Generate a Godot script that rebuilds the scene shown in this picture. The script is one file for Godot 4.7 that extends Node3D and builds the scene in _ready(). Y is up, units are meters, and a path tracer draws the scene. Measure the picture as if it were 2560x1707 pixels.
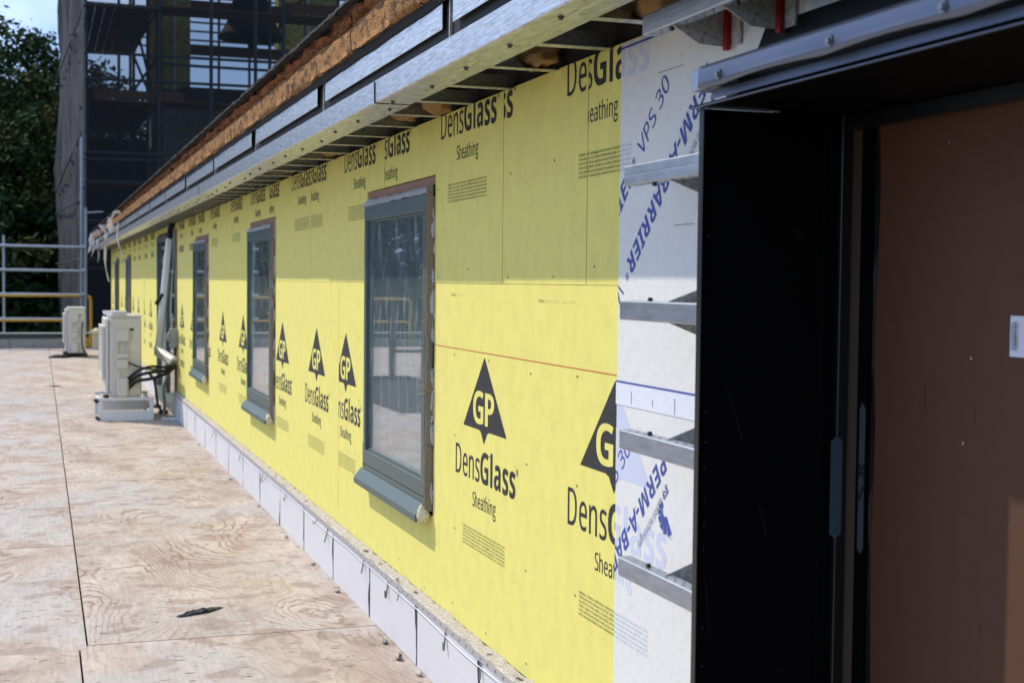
extends Node3D
# A roof deck beside a building being re-clad: yellow sheathing, bare eave, windows,
# a doorway in black metal, outdoor units, and a scaffolded bell tower behind.

const EAVE_Y := 2.112
const WALL_TOP := 2.122
const BASE_Y := 0.276
const MID_Y := 1.4965
const END_Z := -30.7
const DOOR_Z := -2.566

var M := {}
var rng := RandomNumberGenerator.new()
var fonts := {}
var glyphs := {}
var taken := {}

# ---------------------------------------------------------------- setup
func _ready() -> void:
	rng.seed = 7
	setup_view()
	make_materials()
	build_ground()
	build_deck()
	build_building()
	build_eave()
	build_membrane()
	build_girts()
	build_doorway()
	build_parapet()
	build_guard_rails()
	build_tower()
	build_trees()
	build_air_conditioners()
	build_lineset()
	build_torn_plastic()
	build_small_things()
	build_mirrored_things()

func setup_view() -> void:
	var cam := Camera3D.new()
	cam.name = "camera"
	add_child(cam)
	cam.transform = Transform3D(Basis(
		Vector3(0.94747195, 0.01049029, 0.31966681),
		Vector3(0.00340077, 0.99907506, -0.04286564),
		Vector3(-0.31982080, 0.04170111, 0.94655991)), Vector3(-1.43, 1.50, 0.0))
	cam.fov = 27.409
	cam.near = 0.05
	cam.far = 900.0
	var at := CameraAttributesPhysical.new()
	at.frustum_focal_length = 50.0
	at.frustum_focus_distance = 4.6
	at.exposure_aperture = 6.3
	cam.attributes = at
	cam.fov = 27.409
	cam.current = true

	var we := WorldEnvironment.new()
	we.name = "world_environment"
	var env := Environment.new()
	env.background_mode = Environment.BG_SKY
	env.tonemap_mode = Environment.TONE_MAPPER_LINEAR
	env.tonemap_exposure = 0.90
	env.sdfgi_enabled = true
	env.ssao_enabled = true
	env.ssil_enabled = true
	var sky := Sky.new()
	var sm := ProceduralSkyMaterial.new()
	sm.sky_top_color = Color(0.40, 0.57, 0.84)
	sm.sky_horizon_color = Color(0.72, 0.85, 1.0)
	sm.sky_curve = 0.16
	sm.sky_energy_multiplier = 1.16
	sm.ground_bottom_color = Color(0.16, 0.17, 0.15)
	sm.ground_horizon_color = Color(0.36, 0.40, 0.40)
	sm.sky_cover = cloud_cover()
	sm.sky_cover_modulate = Color(1, 1, 1, 0.9)
	sm.sun_angle_max = 4.0
	sky.sky_material = sm
	env.sky = sky
	we.environment = env
	add_child(we)

	var sun := DirectionalLight3D.new()
	sun.name = "sun"
	add_child(sun)
	sun.look_at_from_position(Vector3.ZERO, Vector3(1.0, -1.80, 1.22), Vector3.UP)
	sun.light_energy = 1.45
	sun.light_color = Color(1.0, 0.955, 0.88)
	sun.light_angular_distance = 0.55
	sun.shadow_enabled = true

func cloud_cover() -> ImageTexture:
	var w := 1024
	var h := 512
	var im := Image.create(w, h, false, Image.FORMAT_RGBA8)
	var n := FastNoiseLite.new()
	n.seed = 5
	n.noise_type = FastNoiseLite.TYPE_SIMPLEX_SMOOTH
	n.frequency = 1.0
	n.fractal_octaves = 6
	n.fractal_gain = 0.52
	for y in h / 2 + 8:
		var lat := PI * (0.5 - (y + 0.5) / h)
		var cl := cos(lat)
		for x in w:
			var lon := TAU * (x + 0.5) / w
			var v := n.get_noise_3d(cl * cos(lon) * 1.5, sin(lat) * 3.0, cl * sin(lon) * 1.5)
			var a := smoothstep(-0.22, 0.26, v)
			var b := 0.90 + 0.10 * smoothstep(0.1, 0.5, v)
			im.set_pixel(x, y, Color(b, b, minf(1.0, b + 0.02), a))
	return ImageTexture.create_from_image(im)

# ---------------------------------------------------------------- naming
func numbered(called: String) -> String:
	var n: int = taken.get(called, 0)
	taken[called] = n + 1
	return called if n == 0 else "%s_%03d" % [called, n]

func thing(called: String, label: String, category: String, at := Vector3.ZERO, group := "") -> Node3D:
	var o := Node3D.new()
	o.name = numbered(called)
	o.position = at
	add_child(o)
	tag(o, label, category, group)
	return o

func tag(o: Node, label: String, category: String, group := "") -> void:
	o.set_meta("label", label)
	o.set_meta("category", category)
	if group != "":
		o.set_meta("group", group)

func struct_node(called: String) -> Node3D:
	var o := Node3D.new()
	o.name = numbered(called)
	o.set_meta("kind", "structure")
	add_child(o)
	return o

func start() -> SurfaceTool:
	var st := SurfaceTool.new()
	st.begin(Mesh.PRIMITIVE_TRIANGLES)
	st.set_smooth_group(-1)
	return st

func obj(called: String, st: SurfaceTool, m: Material, parent: Node = self) -> MeshInstance3D:
	st.generate_normals()
	return inst(called, st.commit(), m, parent)

func inst(called: String, mesh: Mesh, m: Material, parent: Node = self) -> MeshInstance3D:
	var o := MeshInstance3D.new()
	o.name = called if parent != self else numbered(called)
	o.mesh = mesh
	o.material_override = m
	parent.add_child(o, true)
	return o

func stuff(o: Node) -> Node:
	o.set_meta("kind", "stuff")
	return o

# ---------------------------------------------------------------- shapes
func tri(st: SurfaceTool, a: Vector3, b: Vector3, c: Vector3, cen: Vector3) -> void:
	var n := (a - c).cross(a - b)
	if n.dot((a + b + c) / 3.0 - cen) < 0.0:
		st.add_vertex(a); st.add_vertex(c); st.add_vertex(b)
	else:
		st.add_vertex(a); st.add_vertex(b); st.add_vertex(c)

func quad(st: SurfaceTool, a: Vector3, b: Vector3, c: Vector3, d: Vector3, cen: Vector3) -> void:
	var n := (a - c).cross(a - b) + (a - d).cross(a - c)
	if n.dot((a + b + c + d) / 4.0 - cen) < 0.0:
		st.add_vertex(a); st.add_vertex(c); st.add_vertex(b)
		st.add_vertex(a); st.add_vertex(d); st.add_vertex(c)
	else:
		st.add_vertex(a); st.add_vertex(b); st.add_vertex(c)
		st.add_vertex(a); st.add_vertex(c); st.add_vertex(d)

func box(st: SurfaceTool, lo: Vector3, hi: Vector3, b := 0.0) -> void:
	obox(st, Transform3D(Basis(), (lo + hi) * 0.5), hi - lo, b)

func obox(st: SurfaceTool, t: Transform3D, size: Vector3, b := 0.0) -> void:
	var h := size * 0.5
	var cen := t.origin
	if b <= 0.0:
		for ax in 3:
			for s in [-1.0, 1.0]:
				var u := (ax + 1) % 3
				var v := (ax + 2) % 3
				var p: Array[Vector3] = []
				for k in [[-1, -1], [1, -1], [1, 1], [-1, 1]]:
					var q := Vector3.ZERO
					q[ax] = h[ax] * s
					q[u] = h[u] * k[0]
					q[v] = h[v] * k[1]
					p.append(t * q)
				quad(st, p[0], p[1], p[2], p[3], cen)
		return
	b = minf(b, minf(h.x, minf(h.y, h.z)) * 0.9)
	for ax in 3:
		var u := (ax + 1) % 3
		var v := (ax + 2) % 3
		for s in [-1.0, 1.0]:
			var p: Array[Vector3] = []
			for k in [[-1, -1], [1, -1], [1, 1], [-1, 1]]:
				var q := Vector3.ZERO
				q[ax] = h[ax] * s
				q[u] = (h[u] - b) * k[0]
				q[v] = (h[v] - b) * k[1]
				p.append(t * q)
			quad(st, p[0], p[1], p[2], p[3], cen)
		for su in [-1.0, 1.0]:
			for sv in [-1.0, 1.0]:
				var e: Array[Vector3] = []
				for k in [[-1, 0], [1, 0], [1, 1], [-1, 1]]:
					var q := Vector3.ZERO
					q[ax] = (h[ax] - b) * k[0]
					q[u] = (h[u] - (b if k[1] == 0 else 0.0)) * su
					q[v] = (h[v] - (0.0 if k[1] == 0 else b)) * sv
					e.append(t * q)
				quad(st, e[0], e[1], e[2], e[3], cen)
	for sx in [-1.0, 1.0]:
		for sy in [-1.0, 1.0]:
			for sz in [-1.0, 1.0]:
				var s := Vector3(sx, sy, sz)
				var a := t * (Vector3(h.x, h.y - b, h.z - b) * s)
				var c := t * (Vector3(h.x - b, h.y, h.z - b) * s)
				var d := t * (Vector3(h.x - b, h.y - b, h.z) * s)
				tri(st, a, c, d, cen)

# prism: a convex or simple polygon in (x, y) swept from z0 to z1
func prism(st: SurfaceTool, poly: PackedVector2Array, z0: float, z1: float, t := Transform3D()) -> void:
	var cen := Vector3.ZERO
	for p in poly:
		cen += Vector3(p.x, p.y, (z0 + z1) * 0.5)
	cen = cen / poly.size()
	var n := poly.size()
	var ccw := not Geometry2D.is_polygon_clockwise(poly)
	for i in n:
		var a := poly[i]
		var b := poly[(i + 1) % n]
		var e := (b - a).normalized()
		var out := Vector2(e.y, -e.x) if ccw else Vector2(-e.y, e.x)
		var mid := (a + b) * 0.5 - out
		quad(st, t * Vector3(a.x, a.y, z0), t * Vector3(b.x, b.y, z0), t * Vector3(b.x, b.y, z1), t * Vector3(a.x, a.y, z1), t * Vector3(mid.x, mid.y, (z0 + z1) * 0.5))
	var ix := Geometry2D.triangulate_polygon(poly)
	for i in range(0, ix.size(), 3):
		for zz in [z0, z1]:
			var pa := poly[ix[i]]
			var pb := poly[ix[i + 1]]
			var pc := poly[ix[i + 2]]
			tri_dir(st, t * Vector3(pa.x, pa.y, zz), t * Vector3(pb.x, pb.y, zz), t * Vector3(pc.x, pc.y, zz), t.basis * Vector3(0, 0, -1.0 if zz == minf(z0, z1) else 1.0))

func tri_dir(st: SurfaceTool, a: Vector3, b: Vector3, c: Vector3, want: Vector3) -> void:
	var n := (a - c).cross(a - b)
	if n.dot(want) < 0.0:
		st.add_vertex(a); st.add_vertex(c); st.add_vertex(b)
	else:
		st.add_vertex(a); st.add_vertex(b); st.add_vertex(c)

func tube(st: SurfaceTool, pts: Array, r, seg := 8, caps := true) -> void:
	var rings := []
	var n := pts.size()
	var up := Vector3.UP
	var d0: Vector3 = (pts[1] - pts[0]).normalized()
	if absf(d0.dot(up)) > 0.95:
		up = Vector3.RIGHT
	var side := d0.cross(up).normalized()
	for i in n:
		var d: Vector3
		if i == 0:
			d = (pts[1] - pts[0]).normalized()
		elif i == n - 1:
			d = (pts[n - 1] - pts[n - 2]).normalized()
		else:
			d = ((pts[i + 1] - pts[i]).normalized() + (pts[i] - pts[i - 1]).normalized()).normalized()
		side = (side - d * side.dot(d)).normalized()
		var up2 := side.cross(d).normalized()
		var rr: float = r[i] if r is Array else r
		var ring := []
		for k in seg:
			var a := TAU * k / seg
			ring.append(pts[i] + (side * cos(a) + up2 * sin(a)) * rr)
		rings.append(ring)
	st.set_smooth_group(0)
	for i in n - 1:
		var c: Vector3 = (pts[i] + pts[i + 1]) * 0.5
		for k in seg:
			var k2 := (k + 1) % seg
			quad(st, rings[i][k], rings[i][k2], rings[i + 1][k2], rings[i + 1][k], c)
	st.set_smooth_group(-1)
	if caps:
		for e in [0, n - 1]:
			var inw: Vector3 = pts[e] + ((pts[1] - pts[0]) if e == 0 else (pts[n - 2] - pts[n - 1])) * 0.5
			for k in range(1, seg - 1):
				tri(st, rings[e][0], rings[e][k], rings[e][k + 1], inw)

func curve_pts(ctrl: Array, n: int) -> Array:
	var c := Curve3D.new()
	for i in ctrl.size():
		var prev: Vector3 = ctrl[maxi(0, i - 1)]
		var next: Vector3 = ctrl[mini(ctrl.size() - 1, i + 1)]
		var tan := (next - prev) / 6.0
		c.add_point(ctrl[i], -tan, tan)
	var out := []
	var L := c.get_baked_length()
	for i in n + 1:
		out.append(c.sample_baked(L * i / n, true))
	return out

func lathe(st: SurfaceTool, prof: PackedVector2Array, cen: Vector3, seg := 32) -> void:
	st.set_smooth_group(0)
	for i in prof.size() - 1:
		for k in seg:
			var a := TAU * k / seg
			var b := TAU * (k + 1) / seg
			var p := prof[i]
			var q := prof[i + 1]
			var v: Array[Vector3] = [Vector3(cos(a) * p.x, p.y, sin(a) * p.x), Vector3(cos(b) * p.x, p.y, sin(b) * p.x), Vector3(cos(b) * q.x, q.y, sin(b) * q.x), Vector3(cos(a) * q.x, q.y, sin(a) * q.x)]
			var mid := Vector3(cos((a + b) * 0.5), 0, sin((a + b) * 0.5))
			var nn := Vector2(-(q.y - p.y), q.x - p.x).normalized()
			var inner := (v[0] + v[2]) * 0.5 + Vector3(mid.x * nn.x, nn.y, mid.z * nn.x) * 0.01
			quad(st, v[0] + cen, v[1] + cen, v[2] + cen, v[3] + cen, inner + cen)
	st.set_smooth_group(-1)

func lump(st: SurfaceTool, cen: Vector3, rad: Vector3, sd: int, rough := 0.25, nu := 14, nv := 9) -> void:
	var n := FastNoiseLite.new()
	n.seed = sd
	n.frequency = 1.4
	n.fractal_octaves = 3
	var g := []
	for j in nv + 1:
		var row := []
		var th := PI * j / nv
		for i in nu:
			var ph := TAU * i / nu
			var d := Vector3(sin(th) * cos(ph), cos(th), sin(th) * sin(ph))
			var k := 1.0 + rough * n.get_noise_3d(d.x * 1.3, d.y * 1.3, d.z * 1.3) * 2.0
			row.append(cen + d * rad * k)
		g.append(row)
	st.set_smooth_group(0)
	for j in nv:
		for i in nu:
			var i2 := (i + 1) % nu
			if j == 0:
				tri(st, g[0][0], g[1][i], g[1][i2], cen)
			elif j == nv - 1:
				tri(st, g[j][i], g[j][i2], g[nv][0], cen)
			else:
				quad(st, g[j][i], g[j][i2], g[j + 1][i2], g[j + 1][i], cen)
	st.set_smooth_group(-1)

# a strip running along z whose cross-section is a polyline in (x, y), roughened by noise
func rough_strip(st: SurfaceTool, z0: float, z1: float, prof: PackedVector2Array, ampx: float, ampy: float, step: float, freq: float, sd: int, smooth := true) -> void:
	var nz := FastNoiseLite.new()
	nz.seed = sd
	nz.frequency = freq
	nz.fractal_octaves = 4
	var count := maxi(1, int(absf(z1 - z0) / step))
	var prev := []
	st.set_smooth_group(0 if smooth else -1)
	for i in count + 1:
		var z := lerpf(z0, z1, float(i) / count)
		var row := []
		for j in prof.size():
			var p := prof[j]
			row.append(Vector3(p.x + ampx * nz.get_noise_3d(z, p.y * 3.0, j * 7.1), p.y + ampy * nz.get_noise_3d(z, 31.7 + j * 5.3, p.x), z))
		if i > 0:
			for j in prof.size() - 1:
				var c: Vector3 = (row[j] + prev[j + 1]) * 0.5
				quad(st, prev[j], row[j], row[j + 1], prev[j + 1], c + Vector3(0.3, -0.05, 0))
		prev = row
	st.set_smooth_group(-1)

# ---------------------------------------------------------------- lettering
func font(bold: bool) -> SystemFont:
	if not fonts.has(bold):
		var f := SystemFont.new()
		f.font_names = PackedStringArray(["Droid Sans"])
		f.font_weight = 700 if bold else 400
		fonts[bold] = f
	return fonts[bold]

# triangles of a line of text: left edge 0, baseline 0, capitals 1 high
func letters(s: String, bold: bool) -> PackedVector2Array:
	var key := s + ("#b" if bold else "#r")
	if glyphs.has(key):
		return glyphs[key]
	var t := TextMesh.new()
	t.font = font(bold)
	t.font_size = 64
	t.pixel_size = 1.0 / 64.0
	t.depth = 0.0
	t.curve_step = 4.0
	t.horizontal_alignment = HORIZONTAL_ALIGNMENT_LEFT
	t.text = "H"
	var hb := t.get_aabb()
	t.text = s
	var bb := t.get_aabb()
	var a := t.get_mesh_arrays()
	var v: PackedVector3Array = a[Mesh.ARRAY_VERTEX]
	var ix: PackedInt32Array = a[Mesh.ARRAY_INDEX]
	var out := PackedVector2Array()
	for i in ix:
		out.append(Vector2((v[i].x - bb.position.x) / hb.size.y, (v[i].y - hb.position.y) / hb.size.y))
	glyphs[key] = out
	return out

func text_width(s: String, bold: bool) -> float:
	var m := 0.0
	for p in letters(s, bold):
		m = maxf(m, p.x)
	return m

# flat shape on a plane facing -x: local (u, v) -> (z, y)
func flat_tris(st: SurfaceTool, pts: PackedVector2Array, t: Transform2D, x: float, clip := Rect2()) -> void:
	for i in range(0, pts.size(), 3):
		var poly := PackedVector2Array([t * pts[i], t * pts[i + 1], t * pts[i + 2]])
		if clip.size.x > 0.0:
			var inside := true
			for p in poly:
				if not clip.has_point(p):
					inside = false
			if not inside:
				poly = clip_rect(poly, clip)
		for k in range(1, poly.size() - 1):
			tri_dir(st, Vector3(x, poly[0].y, poly[0].x), Vector3(x, poly[k].y, poly[k].x), Vector3(x, poly[k + 1].y, poly[k + 1].x), Vector3(-1, 0, 0))

func clip_rect(poly: PackedVector2Array, r: Rect2) -> PackedVector2Array:
	for side in 4:
		var out := PackedVector2Array()
		for i in poly.size():
			var a := poly[i]
			var b := poly[(i + 1) % poly.size()]
			var da := edge_dist(a, r, side)
			var db := edge_dist(b, r, side)
			if da >= 0.0:
				out.append(a)
			if (da > 0.0 and db < 0.0) or (da < 0.0 and db > 0.0):
				out.append(a.lerp(b, da / (da - db)))
		poly = out
		if poly.size() < 3:
			return PackedVector2Array()
	return poly

func edge_dist(p: Vector2, r: Rect2, side: int) -> float:
	match side:
		0: return p.x - r.position.x
		1: return r.end.x - p.x
		2: return p.y - r.position.y
	return r.end.y - p.y

func put_text(st: SurfaceTool, s: String, bold: bool, z: float, y: float, cap: float, width: float, x: float, clip := Rect2(), angle := 0.0, shear := 0.0) -> void:
	var g := letters(s, bold)
	var w := text_width(s, bold)
	var sx := cap if width <= 0.0 else width / w
	var t := Transform2D(Vector2(cos(angle), sin(angle)) * sx, Vector2(-sin(angle) + cos(angle) * shear, cos(angle) + sin(angle) * shear) * cap, Vector2(z, y))
	flat_tris(st, g, t, x, clip)

# ---------------------------------------------------------------- materials
func ramp(list: Array) -> Gradient:
	var g := Gradient.new()
	var off := PackedFloat32Array()
	var col := PackedColorArray()
	for e in list:
		off.append(e[0])
		col.append(e[1])
	g.offsets = off
	g.colors = col
	return g

func noise_tex(freq: float, list: Array, sd := 1, size := 256, oct := 4, kind := FastNoiseLite.TYPE_SIMPLEX_SMOOTH, normal := 0.0) -> NoiseTexture2D:
	var n := FastNoiseLite.new()
	n.noise_type = kind
	n.frequency = freq
	n.seed = sd
	n.fractal_octaves = oct
	var t := NoiseTexture2D.new()
	t.width = size
	t.height = size
	t.seamless = true
	t.noise = n
	if normal > 0.0:
		t.as_normal_map = true
		t.bump_strength = normal
	if list.size() > 0:
		t.color_ramp = ramp(list)
	return t

func plain(c: Color, rough := 0.7, metal := 0.0) -> StandardMaterial3D:
	var m := StandardMaterial3D.new()
	m.albedo_color = c
	m.roughness = rough
	m.metallic = metal
	return m

func shades(c: Color, lo := 0.85, hi := 1.08) -> Array:
	return [[0.0, Color(c.r * lo, c.g * lo, c.b * lo)], [0.5, c], [1.0, Color(minf(1, c.r * hi), minf(1, c.g * hi), minf(1, c.b * hi))]]

func mottled(c: Color, rough: float, metal: float, scale: Vector3, lo := 0.85, hi := 1.08, sd := 1, freq := 0.02, relief := 0.0) -> StandardMaterial3D:
	var m := plain(Color.WHITE, rough, metal)
	m.albedo_texture = noise_tex(freq, shades(c, lo, hi), sd)
	m.uv1_triplanar = true
	m.uv1_world_triplanar = true
	m.uv1_scale = scale
	if relief > 0.0:
		m.normal_enabled = true
		m.normal_texture = noise_tex(freq * 2.0, [], sd + 50, 256, 4, FastNoiseLite.TYPE_SIMPLEX_SMOOTH, 6.0)
		m.normal_scale = relief
	return m

func make_materials() -> void:
	var yc := Color(0.895, 0.86, 0.465)
	var y := mottled(yc, 0.85, 0.0, Vector3(1.3, 1.0, 1.3), 0.972, 1.018, 3, 0.03, 0.0)
	y.detail_enabled = true
	y.detail_blend_mode = BaseMaterial3D.BLEND_MODE_MUL
	y.detail_uv_layer = BaseMaterial3D.DETAIL_UV_2
	y.uv2_triplanar = true
	y.uv2_world_triplanar = true
	y.uv2_scale = Vector3(14, 5, 14)
	y.detail_albedo = noise_tex(0.03, [[0.0, Color(0.965, 0.965, 0.95)], [0.55, Color(1, 1, 1)], [1.0, Color(1, 1, 1)]], 5, 256, 5)
	M.yellow = y
	M.shaded_yellow = mottled(Color(0.62, 0.585, 0.31), 0.9, 0.0, Vector3(0.7, 0.7, 0.7), 0.6, 1.15, 4, 0.03)  # sheathing yellow darkened: shade on the tower piers put into the colour
	M.ink = mottled(Color(0.16, 0.16, 0.165), 0.9, 0.0, Vector3(9, 5, 9), 0.55, 1.9, 8, 0.06)
	M.grey_ink = plain(Color(0.62, 0.60, 0.42), 0.9)
	M.chalk = plain(Color(0.78, 0.36, 0.24), 0.95)
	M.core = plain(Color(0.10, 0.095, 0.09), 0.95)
	M.wood = mottled(Color(0.60, 0.46, 0.38), 0.85, 0.0, Vector3(3, 14, 3), 0.75, 1.1, 21, 0.03)
	M.frame = mottled(Color(0.30, 0.365, 0.355), 0.42, 0.0, Vector3(5, 3, 5), 0.93, 1.05, 22, 0.02)
	M.tape = mottled(Color(0.50, 0.455, 0.36), 0.95, 0.0, Vector3(9, 30, 9), 0.55, 1.4, 24, 0.04, 1.0)
	M.fibre = plain(Color(0.72, 0.66, 0.40), 0.9)
	M.sealant = mottled(Color(0.72, 0.71, 0.71), 0.85, 0.0, Vector3(12, 12, 12), 0.7, 1.15, 25, 0.04, 1.0)
	M.foam = mottled(Color(0.86, 0.83, 0.70), 0.9, 0.0, Vector3(10, 10, 10), 0.75, 1.1, 26, 0.04, 1.2)
	var gl := plain(Color(0.70, 0.80, 0.80, 0.08), 0.015)
	gl.transparency = BaseMaterial3D.TRANSPARENCY_ALPHA
	M.glass = gl
	var film := plain(Color.WHITE, 0.55)
	film.transparency = BaseMaterial3D.TRANSPARENCY_ALPHA
	film.albedo_texture = noise_tex(0.022, [[0.0, Color(0.66, 0.71, 0.72, 0.01)], [0.5, Color(0.66, 0.71, 0.72, 0.02)], [0.72, Color(0.70, 0.74, 0.74, 0.13)], [1.0, Color(0.76, 0.78, 0.78, 0.34)]], 31, 256, 5)
	film.uv1_triplanar = true
	film.uv1_world_triplanar = true
	film.uv1_scale = Vector3(3.2, 0.75, 3.2)
	M.film = film
	# metals
	var gv := mottled(Color(0.80, 0.815, 0.83), 0.34, 1.0, Vector3(6, 14, 1.0), 0.86, 1.10, 41, 0.03, 0.0)
	gv.roughness_texture = noise_tex(0.03, [[0.0, Color(0.55, 0.55, 0.55)], [1.0, Color(1, 1, 1)]], 42, 256, 5)
	gv.roughness = 0.5
	gv.detail_enabled = true
	gv.detail_blend_mode = BaseMaterial3D.BLEND_MODE_MUL
	gv.detail_uv_layer = BaseMaterial3D.DETAIL_UV_2
	gv.uv2_triplanar = true
	gv.uv2_world_triplanar = true
	gv.uv2_scale = Vector3(3, 12, 2.2)
	gv.detail_albedo = noise_tex(0.03, [[0.0, Color(0.72, 0.72, 0.73)], [0.32, Color(1, 1, 1)], [1.0, Color(1, 1, 1)]], 43, 256, 5)
	M.galv = gv
	var g2 := mottled(Color(0.66, 0.69, 0.73), 0.40, 0.9, Vector3(4, 7, 2), 0.92, 1.06, 44, 0.02, 0.0)
	M.girt = g2
	M.bracket = mottled(Color(0.68, 0.675, 0.655), 0.65, 0.0, Vector3(8, 8, 8), 0.7, 1.1, 45, 0.03)
	M.screw = plain(Color(0.30, 0.30, 0.31), 0.45, 0.8)
	M.bolt = plain(Color(0.55, 0.55, 0.55), 0.3, 1.0)
	M.red = plain(Color(0.56, 0.075, 0.06), 0.6)
	# eave
	M.tan_foam = mottled(Color(0.635, 0.455, 0.25), 0.95, 0.0, Vector3(4, 3, 4), 0.72, 1.1, 51, 0.05, 1.4)
	var tf: StandardMaterial3D = M.tan_foam
	tf.detail_enabled = true
	tf.detail_blend_mode = BaseMaterial3D.BLEND_MODE_MUL
	tf.detail_uv_layer = BaseMaterial3D.DETAIL_UV_2
	tf.uv2_triplanar = true
	tf.uv2_world_triplanar = true
	tf.uv2_scale = Vector3(0.5, 1.1, 0.5)
	tf.detail_albedo = noise_tex(0.03, [[0.0, Color(0.30, 0.26, 0.22)], [0.34, Color(0.72, 0.69, 0.66)], [0.46, Color(1, 1, 1)], [1.0, Color(1, 1, 1)]], 52, 512, 6)
	M.orange_foam = mottled(Color(0.53, 0.315, 0.13), 0.95, 0.0, Vector3(3, 4, 2), 0.30, 1.3, 53, 0.05, 1.6)
	M.tar = mottled(Color(0.075, 0.075, 0.08), 0.9, 0.0, Vector3(6, 6, 6), 0.6, 1.6, 54, 0.05)
	M.shingle = mottled(Color(0.20, 0.20, 0.215), 0.95, 0.0, Vector3(14, 14, 14), 0.5, 1.8, 55, 0.06, 0.8)
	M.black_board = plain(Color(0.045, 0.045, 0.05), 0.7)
	M.batt = mottled(Color(0.62, 0.49, 0.31), 1.0, 0.0, Vector3(9, 9, 9), 0.7, 1.15, 56, 0.05, 1.0)
	# base
	var bb := mottled(Color(0.865, 0.86, 0.86), 0.95, 0.0, Vector3(10, 10, 10), 0.95, 1.04, 61, 0.08, 0.0)
	bb.normal_enabled = true
	bb.normal_texture = noise_tex(0.12, [], 62, 256, 3, FastNoiseLite.TYPE_SIMPLEX_SMOOTH, 8.0)
	bb.normal_scale = 0.6
	M.base = bb
	M.rubble = mottled(Color(0.75, 0.72, 0.66), 0.95, 0.0, Vector3(9, 9, 9), 0.35, 1.2, 63, 0.05, 1.5)
	M.bar = plain(Color(0.68, 0.665, 0.655), 0.55, 0.1)
	M.hole = plain(Color(0.16, 0.16, 0.165), 0.7)
	M.strap = plain(Color(0.44, 0.47, 0.45), 0.6, 0.1)
	M.cable = plain(Color(0.86, 0.89, 0.93), 0.6)
	# membrane and door
	M.membrane = mottled(Color(0.865, 0.868, 0.85), 0.6, 0.0, Vector3(3, 3, 3), 0.975, 1.015, 71, 0.03, 0.05)
	M.membrane_lap = mottled(Color(0.87, 0.885, 0.92), 0.5, 0.0, Vector3(3, 3, 3), 0.975, 1.015, 73, 0.03, 0.05)
	M.blue_ink = mottled(Color(0.245, 0.305, 0.60), 0.7, 0.0, Vector3(12, 30, 12), 0.9, 1.1, 72, 0.05)
	M.grey_blue = plain(Color(0.50, 0.54, 0.64), 0.7)
	M.ghost = plain(Color(0.775, 0.80, 0.875), 0.55)
	M.black_metal = plain(Color(0.07, 0.075, 0.085), 0.38, 0.0)
	M.black_matte = plain(Color(0.035, 0.038, 0.042), 0.5)
	M.black_matte.metallic_specular = 0.16
	M.flash_black = plain(Color(0.04, 0.04, 0.045), 0.4)
	M.flash_black.metallic_specular = 0.3
	M.slate_metal = plain(Color(0.40, 0.43, 0.50), 0.36, 0.7)
	M.hardboard = hardboard_material()
	M.raw_edge = plain(Color(0.33, 0.275, 0.23), 0.9)
	M.teal_tape = plain(Color(0.20, 0.29, 0.33), 0.45)
	M.grey_film = plain(Color(0.27, 0.28, 0.31), 0.5)
	M.sticker = plain(Color(0.84, 0.86, 0.90), 0.5)
	M.print_black = plain(Color(0.10, 0.10, 0.12), 0.7)
	# deck
	M.slab = plain(Color(0.07, 0.065, 0.06), 0.95)
	M.plywood = []
	for k in 4:
		M.plywood.append(plywood_material(100 + k))
	M.concrete = mottled(Color(0.61, 0.60, 0.575), 0.92, 0.0, Vector3(2, 2, 2), 0.85, 1.08, 81, 0.03, 0.4)
	M.green_flashing = plain(Color(0.105, 0.215, 0.165), 0.45)
	M.pale_edge = plain(Color(0.70, 0.71, 0.70), 0.6)
	M.grass = mottled(Color(0.24, 0.30, 0.14), 0.95, 0.0, Vector3(0.4, 0.4, 0.4), 0.7, 1.2, 82, 0.03)
	# machines and pipes
	M.ivory = mottled(Color(0.80, 0.785, 0.73), 0.45, 0.0, Vector3(2, 2, 2), 0.965, 1.015, 91, 0.03)
	M.white_steel = mottled(Color(0.85, 0.86, 0.86), 0.4, 0.0, Vector3(5, 5, 5), 0.9, 1.03, 92, 0.03)
	M.hose = plain(Color(0.085, 0.085, 0.09), 0.75)
	M.grey_hose = plain(Color(0.30, 0.31, 0.30), 0.6)
	M.pipe = plain(Color(0.91, 0.905, 0.875), 0.4)
	M.conduit = plain(Color(0.60, 0.63, 0.60), 0.5)
	M.box_grey = plain(Color(0.58, 0.61, 0.60), 0.5)
	M.label_dark = plain(Color(0.17, 0.21, 0.17), 0.6)
	M.label_white = plain(Color(0.83, 0.83, 0.79), 0.6)
	# background
	M.tube = mottled(Color(0.60, 0.63, 0.65), 0.45, 0.75, Vector3(3, 3, 3), 0.75, 1.1, 93, 0.03)
	M.tube_dark = plain(Color(0.30, 0.32, 0.34), 0.55, 0.6)
	M.safety_yellow = mottled(Color(0.70, 0.54, 0.12), 0.55, 0.0, Vector3(3, 3, 3), 0.85, 1.05, 94, 0.03)
	M.plank = mottled(Color(0.42, 0.30, 0.20), 0.9, 0.0, Vector3(2, 8, 0.8), 0.7, 1.15, 95, 0.03)
	M.bronze = plain(Color(0.085, 0.095, 0.09), 0.8)
	M.bronze.metallic_specular = 0.25
	M.stone = mottled(Color(0.50, 0.49, 0.47), 0.95, 0.0, Vector3(0.8, 0.8, 0.8), 0.7, 1.15, 96, 0.03)
	var net := plain(Color(0.10, 0.105, 0.115, 0.56), 0.9)
	net.transparency = BaseMaterial3D.TRANSPARENCY_ALPHA
	M.net = net
	var net2 := mottled(Color(0.15, 0.17, 0.21), 0.95, 0.0, Vector3(1.4, 0.5, 1.4), 0.8, 1.15, 97, 0.03)
	M.net_side = net2
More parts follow.
